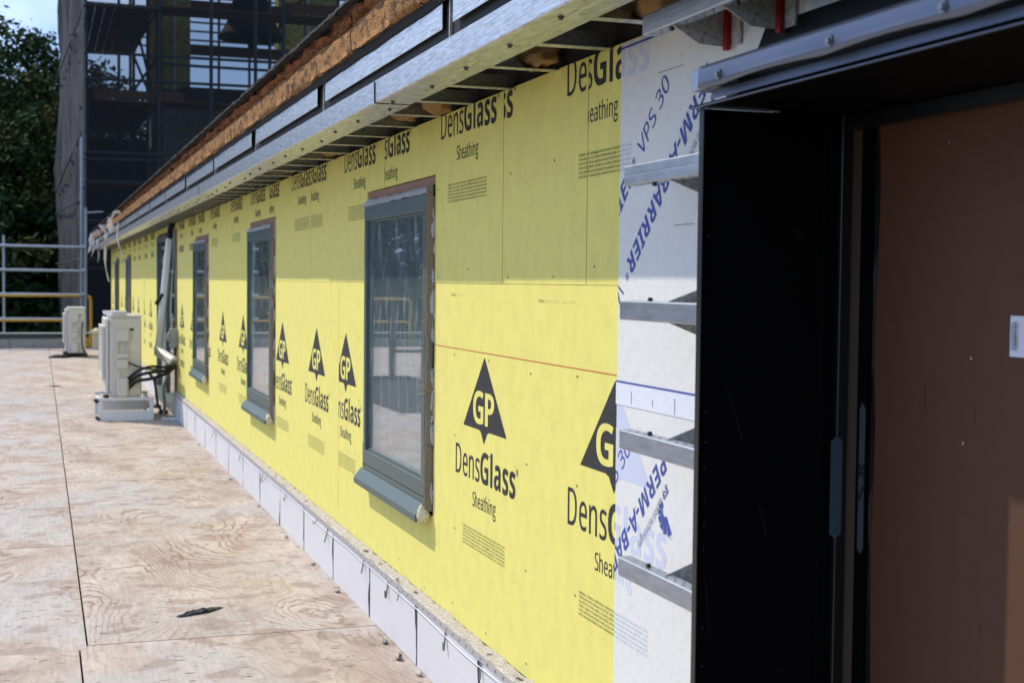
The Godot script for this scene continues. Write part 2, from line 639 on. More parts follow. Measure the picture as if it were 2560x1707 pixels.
	var plastic := plain(Color(0.80, 0.80, 0.78), 0.5)
	plastic.backlight_enabled = true
	plastic.backlight = Color(0.5, 0.5, 0.48)
	M.plastic = plastic
	M.bark = mottled(Color(0.22, 0.19, 0.155), 0.95, 0.0, Vector3(1, 0.4, 1), 0.7, 1.2, 98, 0.03)
	var leaf := plain(Color.WHITE, 0.85)
	leaf.metallic_specular = 0.2
	leaf.vertex_color_use_as_albedo = true
	leaf.backlight_enabled = true
	leaf.backlight = Color(0.27, 0.30, 0.12)
	leaf.cull_mode = BaseMaterial3D.CULL_DISABLED
	M.leaf = leaf
	M.teak = plain(Color(0.22, 0.20, 0.18), 0.8)
	M.rubber = plain(Color(0.085, 0.085, 0.09), 0.85)
	M.scrap = plain(Color(0.065, 0.08, 0.075), 0.35)

func hardboard_material() -> StandardMaterial3D:
	var n := FastNoiseLite.new()
	n.seed = 77
	n.frequency = 0.012
	n.fractal_octaves = 4
	var w := 512
	var im := Image.create(w, w, false, Image.FORMAT_RGB8)
	var bu := Image.create(w, w, false, Image.FORMAT_RGB8)
	for yy in w:
		for xx in w:
			var v := 0.5 + 0.5 * sin(xx * TAU / 4.0) * sin(yy * TAU / 4.0)
			var k := 1.0 + 0.06 * n.get_noise_2d(xx, yy) + (v - 0.5) * 0.08
			im.set_pixel(xx, yy, Color(0.335 * k, 0.212 * k, 0.130 * k))
			bu.set_pixel(xx, yy, Color(v, v, v))
	var m := plain(Color.WHITE, 0.62)
	m.albedo_texture = ImageTexture.create_from_image(im)
	bu.bump_map_to_normal_map(1.2)
	m.normal_enabled = true
	m.normal_texture = ImageTexture.create_from_image(bu)
	m.normal_scale = 0.5
	m.uv1_triplanar = true
	m.uv1_world_triplanar = true
	m.uv1_scale = Vector3(2.4, 2.4, 2.4)
	return m

func plywood_material(sd: int) -> StandardMaterial3D:
	var w := 540
	var h := 1080
	var im := Image.create(w, h, false, Image.FORMAT_RGB8)
	var a := FastNoiseLite.new()
	a.seed = sd
	a.frequency = 1.0
	a.fractal_octaves = 2
	var b := FastNoiseLite.new()
	b.seed = sd + 9
	b.frequency = 1.0
	b.fractal_octaves = 3
	var c := FastNoiseLite.new()
	c.seed = sd + 19
	c.frequency = 1.0
	c.fractal_octaves = 2
	var pale := Vector3(0.78, 0.73, 0.675)
	var pink := Vector3(0.665, 0.60, 0.54)
	var line := Vector3(0.53, 0.42, 0.345)
	var grey := Vector3(0.715, 0.69, 0.67)
	var lr := RandomNumberGenerator.new()
	lr.seed = sd * 31
	for yy in h:
		var v := 2.44 * yy / h
		for xx in w:
			var u := 1.22 * xx / w
			var f := a.get_noise_2d(u * 1.3, v * 0.5)
			var wob := b.get_noise_2d(u * 9.0, v * 5.0)
			var g := f * 8.5 + wob * 0.45
			var r := g - floorf(g)
			var late := smoothstep(0.50, 0.86, r) * (1.0 - smoothstep(0.86, 0.95, r))
			var patch := smoothstep(-0.25, 0.35, b.get_noise_2d(u * 1.3 + 9.0, v * 0.8))
			var streak := c.get_noise_2d(u * 55.0, v * 2.6)
			var wea := smoothstep(-0.15, 0.45, c.get_noise_2d(u * 1.1 + 40.0, v * 0.9))
			var col := pale.lerp(pink, clampf(0.5 + 0.8 * b.get_noise_2d(u * 2.2 + 30.0, v * 1.0), 0.0, 1.0))
			col = col.lerp(line, late * (0.16 + 0.66 * patch * patch))
			col = col.lerp(grey, wea * (0.45 if sd < 102 else 0.85))
			col = col.lerp(Vector3(0.55, 0.47, 0.42), 0.45 * smoothstep(0.18, 0.5, a.get_noise_2d(u * 3.1 + 80.0, v * 3.6)))
			col *= 1.0 + streak * 0.05 + 0.06 * b.get_noise_2d(u * 14.0 + 70.0, v * 6.0)
			var sp := 0.965 + 0.07 * (lr.randf() - 0.5)
			im.set_pixel(xx, yy, Color(col.x * sp, col.y * sp, col.z * sp))
	for k in 380:   # checks, small knots and smears
		var cx := lr.randi_range(4, w - 10)
		var cy := lr.randi_range(4, h - 10)
		var lx := lr.randi_range(1, 12)
		var ly := lr.randi_range(1, 3)
		var dark := lr.randf_range(0.3, 0.95)
		for dy in range(-ly, ly + 1):
			for dx in range(-lx, lx + 1):
				var e := pow(float(dx) / (lx + 0.5), 2.0) + pow(float(dy) / (ly + 0.5), 2.0)
				if e < 1.0 and cx + dx > 0 and cx + dx < w and cy + dy > 0 and cy + dy < h:
					var p := im.get_pixel(cx + dx, cy + dy)
					im.set_pixel(cx + dx, cy + dy, p.lerp(Color(0.26, 0.20, 0.17), dark * (1.0 - e)))
	for k in 5:     # pale scuffs
		var x0 := lr.randf_range(0, w)
		var y0 := lr.randf_range(0, h)
		var an := lr.randf_range(0, TAU)
		for s in lr.randi_range(30, 110):
			var px := int(x0 + cos(an) * s)
			var py := int(y0 + sin(an) * s)
			if px > 0 and px < w - 1 and py > 0 and py < h:
				im.set_pixel(px, py, im.get_pixel(px, py).lerp(Color(0.92, 0.9, 0.88), lr.randf_range(0.1, 0.55)))
	var m := plain(Color.WHITE, 0.82)
	m.albedo_texture = ImageTexture.create_from_image(im)
	return m

# ---------------------------------------------------------------- ground and deck
func build_ground() -> void:
	var g := struct_node("ground")
	var st := start()
	quad(st, Vector3(-400, -8, -500), Vector3(400, -8, -500), Vector3(400, -8, 300), Vector3(-400, -8, 300), Vector3(0, -20, 0))
	obj("lawn", st, M.grass, g)

func sheet_mesh(x0: float, x1: float, z0: float, z1: float, flip: bool) -> ArrayMesh:
	var st := start()
	var y1 := 0.0
	var y0 := -0.018
	var c := [Vector3(x0, y1, z0), Vector3(x1, y1, z0), Vector3(x1, y1, z1), Vector3(x0, y1, z1)]
	var uv := [Vector2(0, 0), Vector2(1, 0), Vector2(1, 1), Vector2(0, 1)]
	for i in [0, 1, 2, 0, 2, 3]:
		st.set_uv(Vector2(1, 1) - uv[i] if flip else uv[i])
		st.add_vertex(c[i])
	for k in 4:
		var a: Vector3 = c[k]
		var b: Vector3 = c[(k + 1) % 4]
		var ua: Vector2 = uv[k]
		var ub: Vector2 = uv[(k + 1) % 4]
		var p := [a, Vector3(a.x, y0, a.z), Vector3(b.x, y0, b.z), b]
		var q := [ua, ua * 0.98 + Vector2(0.01, 0.01), ub * 0.98 + Vector2(0.01, 0.01), ub]
		for i in [0, 2, 1, 0, 3, 2]:
			st.set_uv(q[i])
			st.add_vertex(p[i])
	st.generate_normals()
	return st.commit()

func build_deck() -> void:
	var d := struct_node("roof_deck")
	var st := start()
	box(st, Vector3(-9.2, -0.5, -31.9), Vector3(0.5, -0.022, 2.6))
	obj("roof_slab", st, M.slab, d)
	var cols := [0.0, -1.25, -2.475, -3.70, -4.925, -6.15, -7.375, -8.6]
	for c in cols.size() - 1:
		var z := [1.33, 1.46, 1.2, 0.6, 1.0, 0.3, 0.8][c] as float
		var step := 2.42 if c != 1 else 2.33
		if c == 1:
			z = 1.13
		while z > -31.6:
			var z2 := maxf(z - step, -31.68)
			var shift := -0.032 if (z2 > -6.2 and c <= 1) else 0.0
			var x1: float = cols[c] - 0.004 + (shift if c == 1 else -0.002)
			var x0: float = cols[c + 1] + 0.004 + (shift if c == 0 else 0.0)
			var tilt := rng.randf_range(-0.0012, 0.0012)
			var o := inst("plywood_sheet", sheet_mesh(x0, x1, z2 + 0.0022, z - 0.0022, rng.randf() < 0.5), M.plywood[(rng.randi() % 4) if c != 1 else 2 + rng.randi() % 2], d)
			o.position.y = rng.randf_range(-0.0025, 0.0005)
			o.rotation.x = tilt * 0.05
			z = z2 if z2 > -31.6 else -40.0
	var e := start()
	box(e, Vector3(-9.2, -8.0, -31.85), Vector3(-8.7, -0.5, 2.5))
	box(e, Vector3(-8.7, -8.0, -31.85), Vector3(0.4, -0.5, -31.4))
	obj("lower_storey_wall", e, M.concrete, d)

# ---------------------------------------------------------------- building
func window_list() -> Array:
	# [near edge z, far edge z, bottom, top]
	return [[-5.16, -6.33, 0.60, 1.91], [-8.975, -10.125, 0.60, 1.91], [-12.71, -13.86, 0.60, 1.91], [-23.88, -25.1, 0.60, 1.91], [-27.55, -28.75, 0.60, 1.91]]

func opening_list() -> Array:
	var l := window_list()
	l.append([-15.75, -18.35, -0.1, 2.058])
	l.append([-0.95, DOOR_Z, -0.1, 1.875])
	return l

# a rectangle (z0<z1, y0<y1) with the openings taken out, as a list of rectangles
func without_openings(r: Rect2, holes: Array) -> Array:
	var left := [r]
	for h in holes:
		var hr := Rect2(h[1], h[2], h[0] - h[1], h[3] - h[2])
		var next := []
		for q in left:
			var i: Rect2 = q.intersection(hr)
			if i.size.x <= 0.0 or i.size.y <= 0.0:
				next.append(q)
				continue
			if i.position.x > q.position.x:
				next.append(Rect2(q.position.x, q.position.y, i.position.x - q.position.x, q.size.y))
			if i.end.x < q.end.x:
				next.append(Rect2(i.end.x, q.position.y, q.end.x - i.end.x, q.size.y))
			if i.position.y > q.position.y:
				next.append(Rect2(i.position.x, q.position.y, i.size.x, i.position.y - q.position.y))
			if i.end.y < q.end.y:
				next.append(Rect2(i.position.x, i.end.y, i.size.x, q.end.y - i.end.y))
		left = next
	return left

func panel(parent: Node, z0: float, z1: float, y0: float, y1: float, lifted := 0.0) -> MeshInstance3D:
	var st := start()
	for r in without_openings(Rect2(z0, y0, z1 - z0, y1 - y0), opening_list()):
		box(st, Vector3(-lifted, r.position.y, r.position.x), Vector3(0.0125, r.end.y, r.end.x))
	return obj("sheathing_panel", st, M.yellow, parent)

const WARN := ["WARNING  CAUSES EYE IRRITATION. OBSERVE GOOD INDUSTRIAL HYGIENE PRACTICES. WASH",
	"THOROUGHLY AFTER HANDLING. DO NOT EAT, DRINK OR SMOKE WHEN USING. IF SWALLOWED, CALL",
	"A DOCTOR IF YOU FEEL UNWELL. IF IN EYES, RINSE WITH WATER FOR SEVERAL MINUTES. REMOVE",
	"CONTACT LENSES. IF EYE IRRITATION PERSISTS, GET MEDICAL ATTENTION. STORE AWAY FROM STRONG",
	"ACIDS. DISPOSE IN ACCORDANCE WITH LOCAL AUTHORITY REQUIREMENTS. FOR ADDITIONAL FIRE,",
	"SAFETY AND USE INFORMATION GO TO WWW.BUILDGP.COM/SAFETYINFO OR CALL 1-800-225-6119."]

# one printed block: triangle mark, name, kind and warning; z0 is its middle, top the triangle's apex
func print_block(ink: SurfaceTool, knock: SurfaceTool, z0: float, top: float, x: float, clip: Rect2) -> void:
	var shape := PackedVector2Array([Vector2(0, 0), Vector2(0.2425, -0.251), Vector2(0.058, -0.251), Vector2(0.034, -0.258), Vector2(0.0, -0.297), Vector2(-0.034, -0.258), Vector2(-0.058, -0.251), Vector2(-0.2425, -0.251)])
	var ix := Geometry2D.triangulate_polygon(shape)
	var pts := PackedVector2Array()
	for i in ix:
		pts.append(shape[i])
	flat_tris(ink, pts, Transform2D(0.0, Vector2(z0, top)), x, clip)
	put_text(knock, "G", true, z0 - 0.124, top - 0.232, 0.112, 0.118, x - 0.0006, clip)
	put_text(knock, "P", true, z0 + 0.012, top - 0.232, 0.112, 0.100, x - 0.0006, clip)
	put_text(ink, "Dens", false, z0 - 0.336, top - 0.432, 0.107, 0.290, x, clip)
	put_text(ink, "Glass", true, z0 - 0.036, top - 0.432, 0.107, 0.372, x, clip)
	put_text(ink, "®", false, z0 + 0.342, top - 0.357, 0.022, 0.022, x, clip)
	put_text(ink, "Sheathing", false, z0 - 0.126, top - 0.524, 0.050, 0.262, x, clip)
	if z0 > -13.5:
		for k in 6:
			put_text(ink, WARN[k], false, z0 - 0.240, top - 0.6115 - k * 0.0121, 0.0068, 0.476, x, clip)
	else:
		var lr := RandomNumberGenerator.new()
		lr.seed = int(-z0 * 100)
		for k in 6:
			var p := z0 - 0.24
			while p < z0 + 0.23:
				var w := lr.randf_range(0.012, 0.05)
				var q := PackedVector2Array([Vector2(p, 0), Vector2(p + w, 0), Vector2(p + w, 0.007), Vector2(p, 0), Vector2(p + w, 0.007), Vector2(p, 0.007)])
				flat_tris(ink, q, Transform2D(0.0, Vector2(0, top - 0.6125 - k * 0.0118)), x, clip)
				p += w + 0.006

func build_building() -> void:
	var b := thing("sheathed_building", "long low building clad in yellow printed sheathing under a stripped eave", "building")
	# inner structure: closed box with openings where windows and doors are
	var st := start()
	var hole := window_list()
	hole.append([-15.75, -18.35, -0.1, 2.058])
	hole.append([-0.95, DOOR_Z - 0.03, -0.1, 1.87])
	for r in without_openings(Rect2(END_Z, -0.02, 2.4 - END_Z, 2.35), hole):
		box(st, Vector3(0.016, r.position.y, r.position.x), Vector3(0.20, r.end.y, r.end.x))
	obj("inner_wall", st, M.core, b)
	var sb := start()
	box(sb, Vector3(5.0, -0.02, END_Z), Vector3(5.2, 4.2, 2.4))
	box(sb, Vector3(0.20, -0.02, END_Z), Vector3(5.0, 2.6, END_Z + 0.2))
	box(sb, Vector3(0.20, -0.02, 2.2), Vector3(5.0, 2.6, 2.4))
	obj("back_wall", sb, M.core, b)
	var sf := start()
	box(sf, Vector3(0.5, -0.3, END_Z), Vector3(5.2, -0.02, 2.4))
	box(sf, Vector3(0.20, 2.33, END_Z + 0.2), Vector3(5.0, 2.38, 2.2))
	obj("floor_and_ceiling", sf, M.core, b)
	var se := start()
	box(se, Vector3(0.4, -8.0, END_Z), Vector3(5.2, -0.3, 2.4))
	obj("lower_wall", se, M.concrete, b)

	# yellow panels and their print
	var up := [[-30.7, -28.4, [-29.9, -28.8]], [-28.4, -26.0, [-27.6, -26.5]], [-26.0, -23.5, [-25.6, -24.4]], [-23.5, -21.1, [-23.0, -21.85]], [-21.1, -18.36, [-20.5, -19.3]], [-18.34, -15.76, []], [-15.74, -13.62, [-15.25, -14.15]], [-13.62, -11.42, [-13.39, -12.25]], [-11.42, -9.236, [-10.87, -9.745]], [-9.236, -7.75, [-9.175, -8.032]], [-7.75, -5.994, [-7.645, -6.507]], [-5.994, -4.339, [-5.895, -4.75]], [-4.339, -3.598, [-4.582, -3.424]], [-3.598, -2.30, [-3.524, -2.397]]]
	for u in up:
		var p := panel(b, u[0] + 0.003, u[1] - 0.003, MID_Y + 0.0007, WALL_TOP, 0.0)
		add_prints(p, u[2], 2.4645, Rect2(u[0] + 0.002, MID_Y, u[1] - u[0] - 0.004, WALL_TOP - MID_Y))
	var low := [[-30.7, -27.2, [-30.0, -28.95, -27.75]], [-27.2, -23.9, [-26.7, -25.55, -24.3]], [-23.9, -20.9, [-23.35, -22.1]], [-20.9, -18.35, [-20.9, -19.6]], [-15.75, -13.3, [-15.175, -14.05]], [-13.3, -10.05, [-12.89, -11.68, -10.465]], [-10.05, -6.96, [-9.83, -8.691, -7.56]], [-6.96, DOOR_Z, [-6.790, -5.657, -4.519, -3.381]]]
	for u in low:
		var p := panel(b, u[0] + 0.003, u[1] - 0.003, BASE_Y, MID_Y - 0.0007, 0.0)
		add_prints(p, u[2], 1.247, Rect2(u[0] + 0.002, BASE_Y, u[1] - u[0] - 0.004, MID_Y - BASE_Y))
	# a strip of wall beyond the doorway and over its head
	var so := start()
	box(so, Vector3(0.0, BASE_Y, -0.95), Vector3(0.0125, WALL_TOP, 2.4))
	box(so, Vector3(0.0, 1.876, -2.298), Vector3(0.0125, WALL_TOP, -0.952))
	obj("sheathing_panel", so, M.yellow, b)
	# red chalk line and small factory stamps
	var ch := start()
	flat_rect(ch, -5.155, 1.2605, -3.363, 1.2632, -0.0009)
	obj("chalk_line", ch, M.chalk, b)
	var ps := start()
	put_text(ps, "DensGlass", true, -4.93, 1.4515, 0.0085, 0.055, -0.0009)
	put_text(ps, ":: ::: : :: :::: ::", false, -4.868, 1.4515, 0.0075, 0.10, -0.0009)
	put_text(ps, "DensGlass", true, -3.985, 1.444, 0.0085, 0.05, -0.0009)
	put_text(ps, ":::: ::: ::::   :::: ::: ::", false, -3.93, 1.444, 0.0075, 0.26, -0.0009)
	obj("factory_stamp", ps, M.grey_ink, b)
	for w in window_list():
		build_window(b, w[0], w[0] > -15.0)
	build_patio_door(b)
	build_base(b)

func flat_rect(st: SurfaceTool, z0: float, y0: float, z1: float, y1: float, x: float) -> void:
	tri_dir(st, Vector3(x, y0, z0), Vector3(x, y0, z1), Vector3(x, y1, z1), Vector3(-1, 0, 0))
	tri_dir(st, Vector3(x, y0, z0), Vector3(x, y1, z1), Vector3(x, y1, z0), Vector3(-1, 0, 0))

func add_prints(p: MeshInstance3D, mids: Array, top: float, whole: Rect2) -> void:
	for z0 in mids:
		var ink := start()
		var knock := start()
		var any := false
		for r in without_openings(whole, opening_list()):
			if r.intersects(Rect2(z0 - 0.38, top - 0.70, 0.76, 0.70)):
				print_block(ink, knock, z0, top, -0.0008, r)
				any = true
		if any:
			obj("printed_mark", ink, M.ink, p)
			if top < 2.0:
				obj("mark_letters", knock, M.yellow, p)
	# screw heads along the studs
	var sc := start()
	var z := whole.position.x + 0.06
	var lr := RandomNumberGenerator.new()
	lr.seed = int(-whole.position.x * 37 + top * 10)
	while z < whole.end.x:
		var y := whole.position.y + 0.04
		while y < whole.end.y:
			var c := Vector2(z + lr.randf_range(-0.015, 0.015), y + lr.randf_range(-0.02, 0.02))
			var open := false
			for h in opening_list():
				if c.x > h[1] - 0.01 and c.x < h[0] + 0.01 and c.y > h[2] and c.y < h[3]:
					open = true
			if not open:
				for k in range(1, 5):
					var a := TAU * k / 6.0
					var a2 := TAU * (k + 1) / 6.0
					tri_dir(sc, Vector3(-0.0012, c.y, c.x + 0.004), Vector3(-0.0012, c.y + sin(a) * 0.004, c.x + cos(a) * 0.004), Vector3(-0.0012, c.y + sin(a2) * 0.004, c.x + cos(a2) * 0.004), Vector3(-1, 0, 0))
			y += 0.305
		z += 0.405
	stuff(obj("screw_heads", sc, M.screw, p))

func build_window(b: Node, zn: float, detailed: bool) -> void:
	var w := Node3D.new()
	w.name = "window"
	w.position = Vector3(0, 0, zn)
	b.add_child(w, true)
	# local z: 0 at the near edge of the cut-out, negative away
	var y0 := 0.60
	var y1 := 1.91
	var L := -1.17
	for e in [[Vector3(0.006, 1.845, L), Vector3(0.0155, y1 - 0.004, 0.0)], [Vector3(0.006, y0, -0.022), Vector3(0.0155, 1.845, 0.0)], [Vector3(0.006, y0, L), Vector3(0.0155, 1.845, L + 0.07)]]:
		var s := start()
		box(s, e[0], e[1])
		obj("wood_trim", s, M.wood, w)
	# frame pieces, proud of the wall by 3 cm
	var fz0 := -1.10
	var fz1 := -0.030
	for e in [["head_rail", Vector3(-0.030, 1.775, fz0), Vector3(0.006, 1.838, fz1)], ["bottom_rail", Vector3(-0.030, 0.672, fz0), Vector3(0.006, 0.735, fz1)], ["stile", Vector3(-0.0295, 0.735, fz0), Vector3(0.006, 1.775, fz0 + 0.040)], ["stile", Vector3(-0.0295, 0.735, fz1 - 0.050), Vector3(0.006, 1.775, fz1)]]:
		var s := start()
		box(s, e[1], e[2], 0.0025)
		obj(e[0], s, M.frame, w)
	var lo := start()
	box(lo, Vector3(-0.026, 0.645, fz0), Vector3(0.006, 0.669, fz1), 0.002)
	obj("bottom_rail", lo, M.frame, w)
	var bead := start()
	for e in [[Vector3(-0.018, 1.765, fz0 + 0.04), Vector3(0.0, 1.7752, fz1 - 0.05)], [Vector3(-0.018, 0.7348, fz0 + 0.04), Vector3(0.0, 0.745, fz1 - 0.05)], [Vector3(-0.018, 0.745, fz0 + 0.0398), Vector3(0.0, 1.765, fz0 + 0.05)], [Vector3(-0.018, 0.745, fz1 - 0.06), Vector3(0.0, 1.765, fz1 - 0.0498)]]:
		box(bead, e[0], e[1])
	obj("glazing_bead", bead, M.frame, w)
	# two panes, the outer with a dusty film
	for x in [-0.012, -0.008, 0.004, 0.008]:
		var g := start()
		quad(g, Vector3(x, 0.742, fz0 + 0.045), Vector3(x, 0.742, fz1 - 0.055), Vector3(x, 1.768, fz1 - 0.055), Vector3(x, 1.768, fz0 + 0.045), Vector3(1, 1, 0))
		obj("glass_pane", g, M.glass, w)
	var fm := start()
	quad(fm, Vector3(-0.0126, 0.746, fz0 + 0.05), Vector3(-0.0126, 0.746, fz1 - 0.06), Vector3(-0.0126, 1.764, fz1 - 0.06), Vector3(-0.0126, 1.764, fz0 + 0.05), Vector3(1, 1, 0))
	obj("dirt_film", fm, M.film, w)
	# sloped sill
	var sl := start()
	var prof := PackedVector2Array([Vector2(-0.0262, 0.6445), Vector2(-0.060, 0.6015), Vector2(-0.0615, 0.588), Vector2(-0.0585, 0.574), Vector2(-0.052, 0.574), Vector2(-0.050, 0.592), Vector2(0.0, 0.598), Vector2(0.0, 0.6445)])
	prism(sl, prof, fz0 - 0.055, fz1 - 0.012)
	obj("sill", sl, M.frame, w)
	if not detailed:
		var sd := start()
		box(sd, Vector3(-0.022, 0.66, -0.029), Vector3(0.006, 1.86, -0.006))
		obj("sealant_strip", sd, M.tape, w)
		return
	var sdn := int(-zn * 10)
	# ragged fibrous strip along the near jamb and over the head
	var tp := start()
	rough_strip_y(tp, 0.62, 1.868, [Vector2(-0.029, -0.0285), Vector2(-0.026, -0.012), Vector2(-0.006, -0.004), Vector2(0.006, -0.003)], 0.006, 0.02, 6.0, sdn)
	obj("sealant_strip", tp, M.tape, w)
	var th := start()
	rough_strip(th, -1.17, -0.01, PackedVector2Array([Vector2(-0.022, 1.839), Vector2(-0.022, 1.852), Vector2(-0.008, 1.868), Vector2(0.006, 1.872)]), 0.010, 0.012, 0.02, 7.0, sdn + 3)
	obj("sealant_strip", th, M.sealant, w)
	var wh := start()
	var lr := RandomNumberGenerator.new()
	lr.seed = sdn
	for k in 11:
		var yy := lr.randf_range(0.66, 1.84)
		lump(wh, Vector3(-0.003, yy, -0.009), Vector3(0.009, lr.randf_range(0.02, 0.09), 0.009), sdn + k, 0.5, 8, 8)
	obj("sealant_smear", wh, M.sealant, w)
	# foam packed in the end of the sill, torn flashing at the far jamb, loose fibres
	var fo := start()
	lump(fo, Vector3(-0.030, 0.606, -0.030), Vector3(0.026, 0.034, 0.022), sdn + 9, 0.22, 12, 8)
	obj("spray_foam", fo, M.foam, w)
	var tf := start()
	rough_strip_y(tf, 0.655, 1.84, [Vector2(0.0, -1.175), Vector2(-0.008, -1.160), Vector2(-0.012, -1.135), Vector2(-0.027, -1.102)], 0.005, 0.03, 4.0, sdn + 5)
	box(tf, Vector3(-0.006, 0.64, -1.215), Vector3(-0.001, 0.755, -1.165))
	obj("torn_flashing", tf, M.tape, w)
	var fb := start()
	for k in 16:
		var yy := lr.randf_range(0.7, 1.85)
		var p0 := Vector3(-0.026, yy, -0.026)
		tube(fb, [p0, p0 + Vector3(-0.012, lr.randf_range(-0.01, 0.012), -lr.randf_range(0.004, 0.02)), p0 + Vector3(-0.02, lr.randf_range(-0.02, 0.02), -lr.randf_range(0.012, 0.04))], 0.0007, 4, false)
	stuff(obj("loose_fibres", fb, M.fibre, w))

# like rough_strip, but upright: profile of (x, z) swept in y
func rough_strip_y(st: SurfaceTool, y0: float, y1: float, prof: Array, amp: float, step: float, freq: float, sd: int) -> void:
	var nz := FastNoiseLite.new()
	nz.seed = sd
	nz.frequency = freq
	nz.fractal_octaves = 4
	var count := int((y1 - y0) / step)
	var prev := []
	st.set_smooth_group(0)
	for i in count + 1:
		var y := lerpf(y0, y1, float(i) / count)
		var row := []
		for j in prof.size():
			var p: Vector2 = prof[j]
			row.append(Vector3(p.x + amp * nz.get_noise_2d(y, j * 9.0), y, p.y + amp * nz.get_noise_2d(y + 50.0, j * 9.0)))
		if i > 0:
			for j in prof.size() - 1:
				var c: Vector3 = (row[j] + prev[j + 1]) * 0.5
				quad(st, prev[j], row[j], row[j + 1], prev[j + 1], c + Vector3(0.3, 0, 0))
		prev = row
	st.set_smooth_group(-1)

func build_patio_door(b: Node) -> void:
	var d := Node3D.new()
	d.name = "patio_door"
	b.add_child(d, true)
	var z0 := -18.34
	var z1 := -15.76
	for e in [["door_head", Vector3(-0.02, 1.965, z0), Vector3(0.05, 2.035, z1)], ["door_post", Vector3(-0.02, 0.0, z0), Vector3(0.05, 1.965, z0 + 0.09)], ["door_post", Vector3(-0.02, 0.0, z1 - 0.09), Vector3(0.05, 1.965, z1)], ["door_post", Vector3(-0.015, 0.0, -17.13), Vector3(0.05, 1.965, -16.97)], ["threshold", Vector3(-0.03, 0.0, z0 + 0.09), Vector3(0.04, 0.16, -17.13)], ["threshold", Vector3(-0.03, 0.0, -16.97), Vector3(0.04, 0.16, z1 - 0.09)]]:
		var s := start()
		box(s, e[1], e[2], 0.003)
		obj(e[0], s, M.frame, d)
	for zz in [[z0 + 0.09, -17.13], [-16.97, z1 - 0.09]]:
		var g := start()
		quad(g, Vector3(0.01, 0.16, zz[0]), Vector3(0.01, 0.16, zz[1]), Vector3(0.01, 1.965, zz[1]), Vector3(0.01, 1.965, zz[0]), Vector3(1, 1, -17))
		obj("glass_pane", g, M.glass, d)
	var t := start()
	rough_strip_y(t, 0.0, 2.05, [Vector2(-0.024, -15.765), Vector2(-0.018, -15.75), Vector2(0.0, -15.742)], 0.008, 0.03, 4.0, 5)
	obj("sealant_strip", t, M.tape, d)

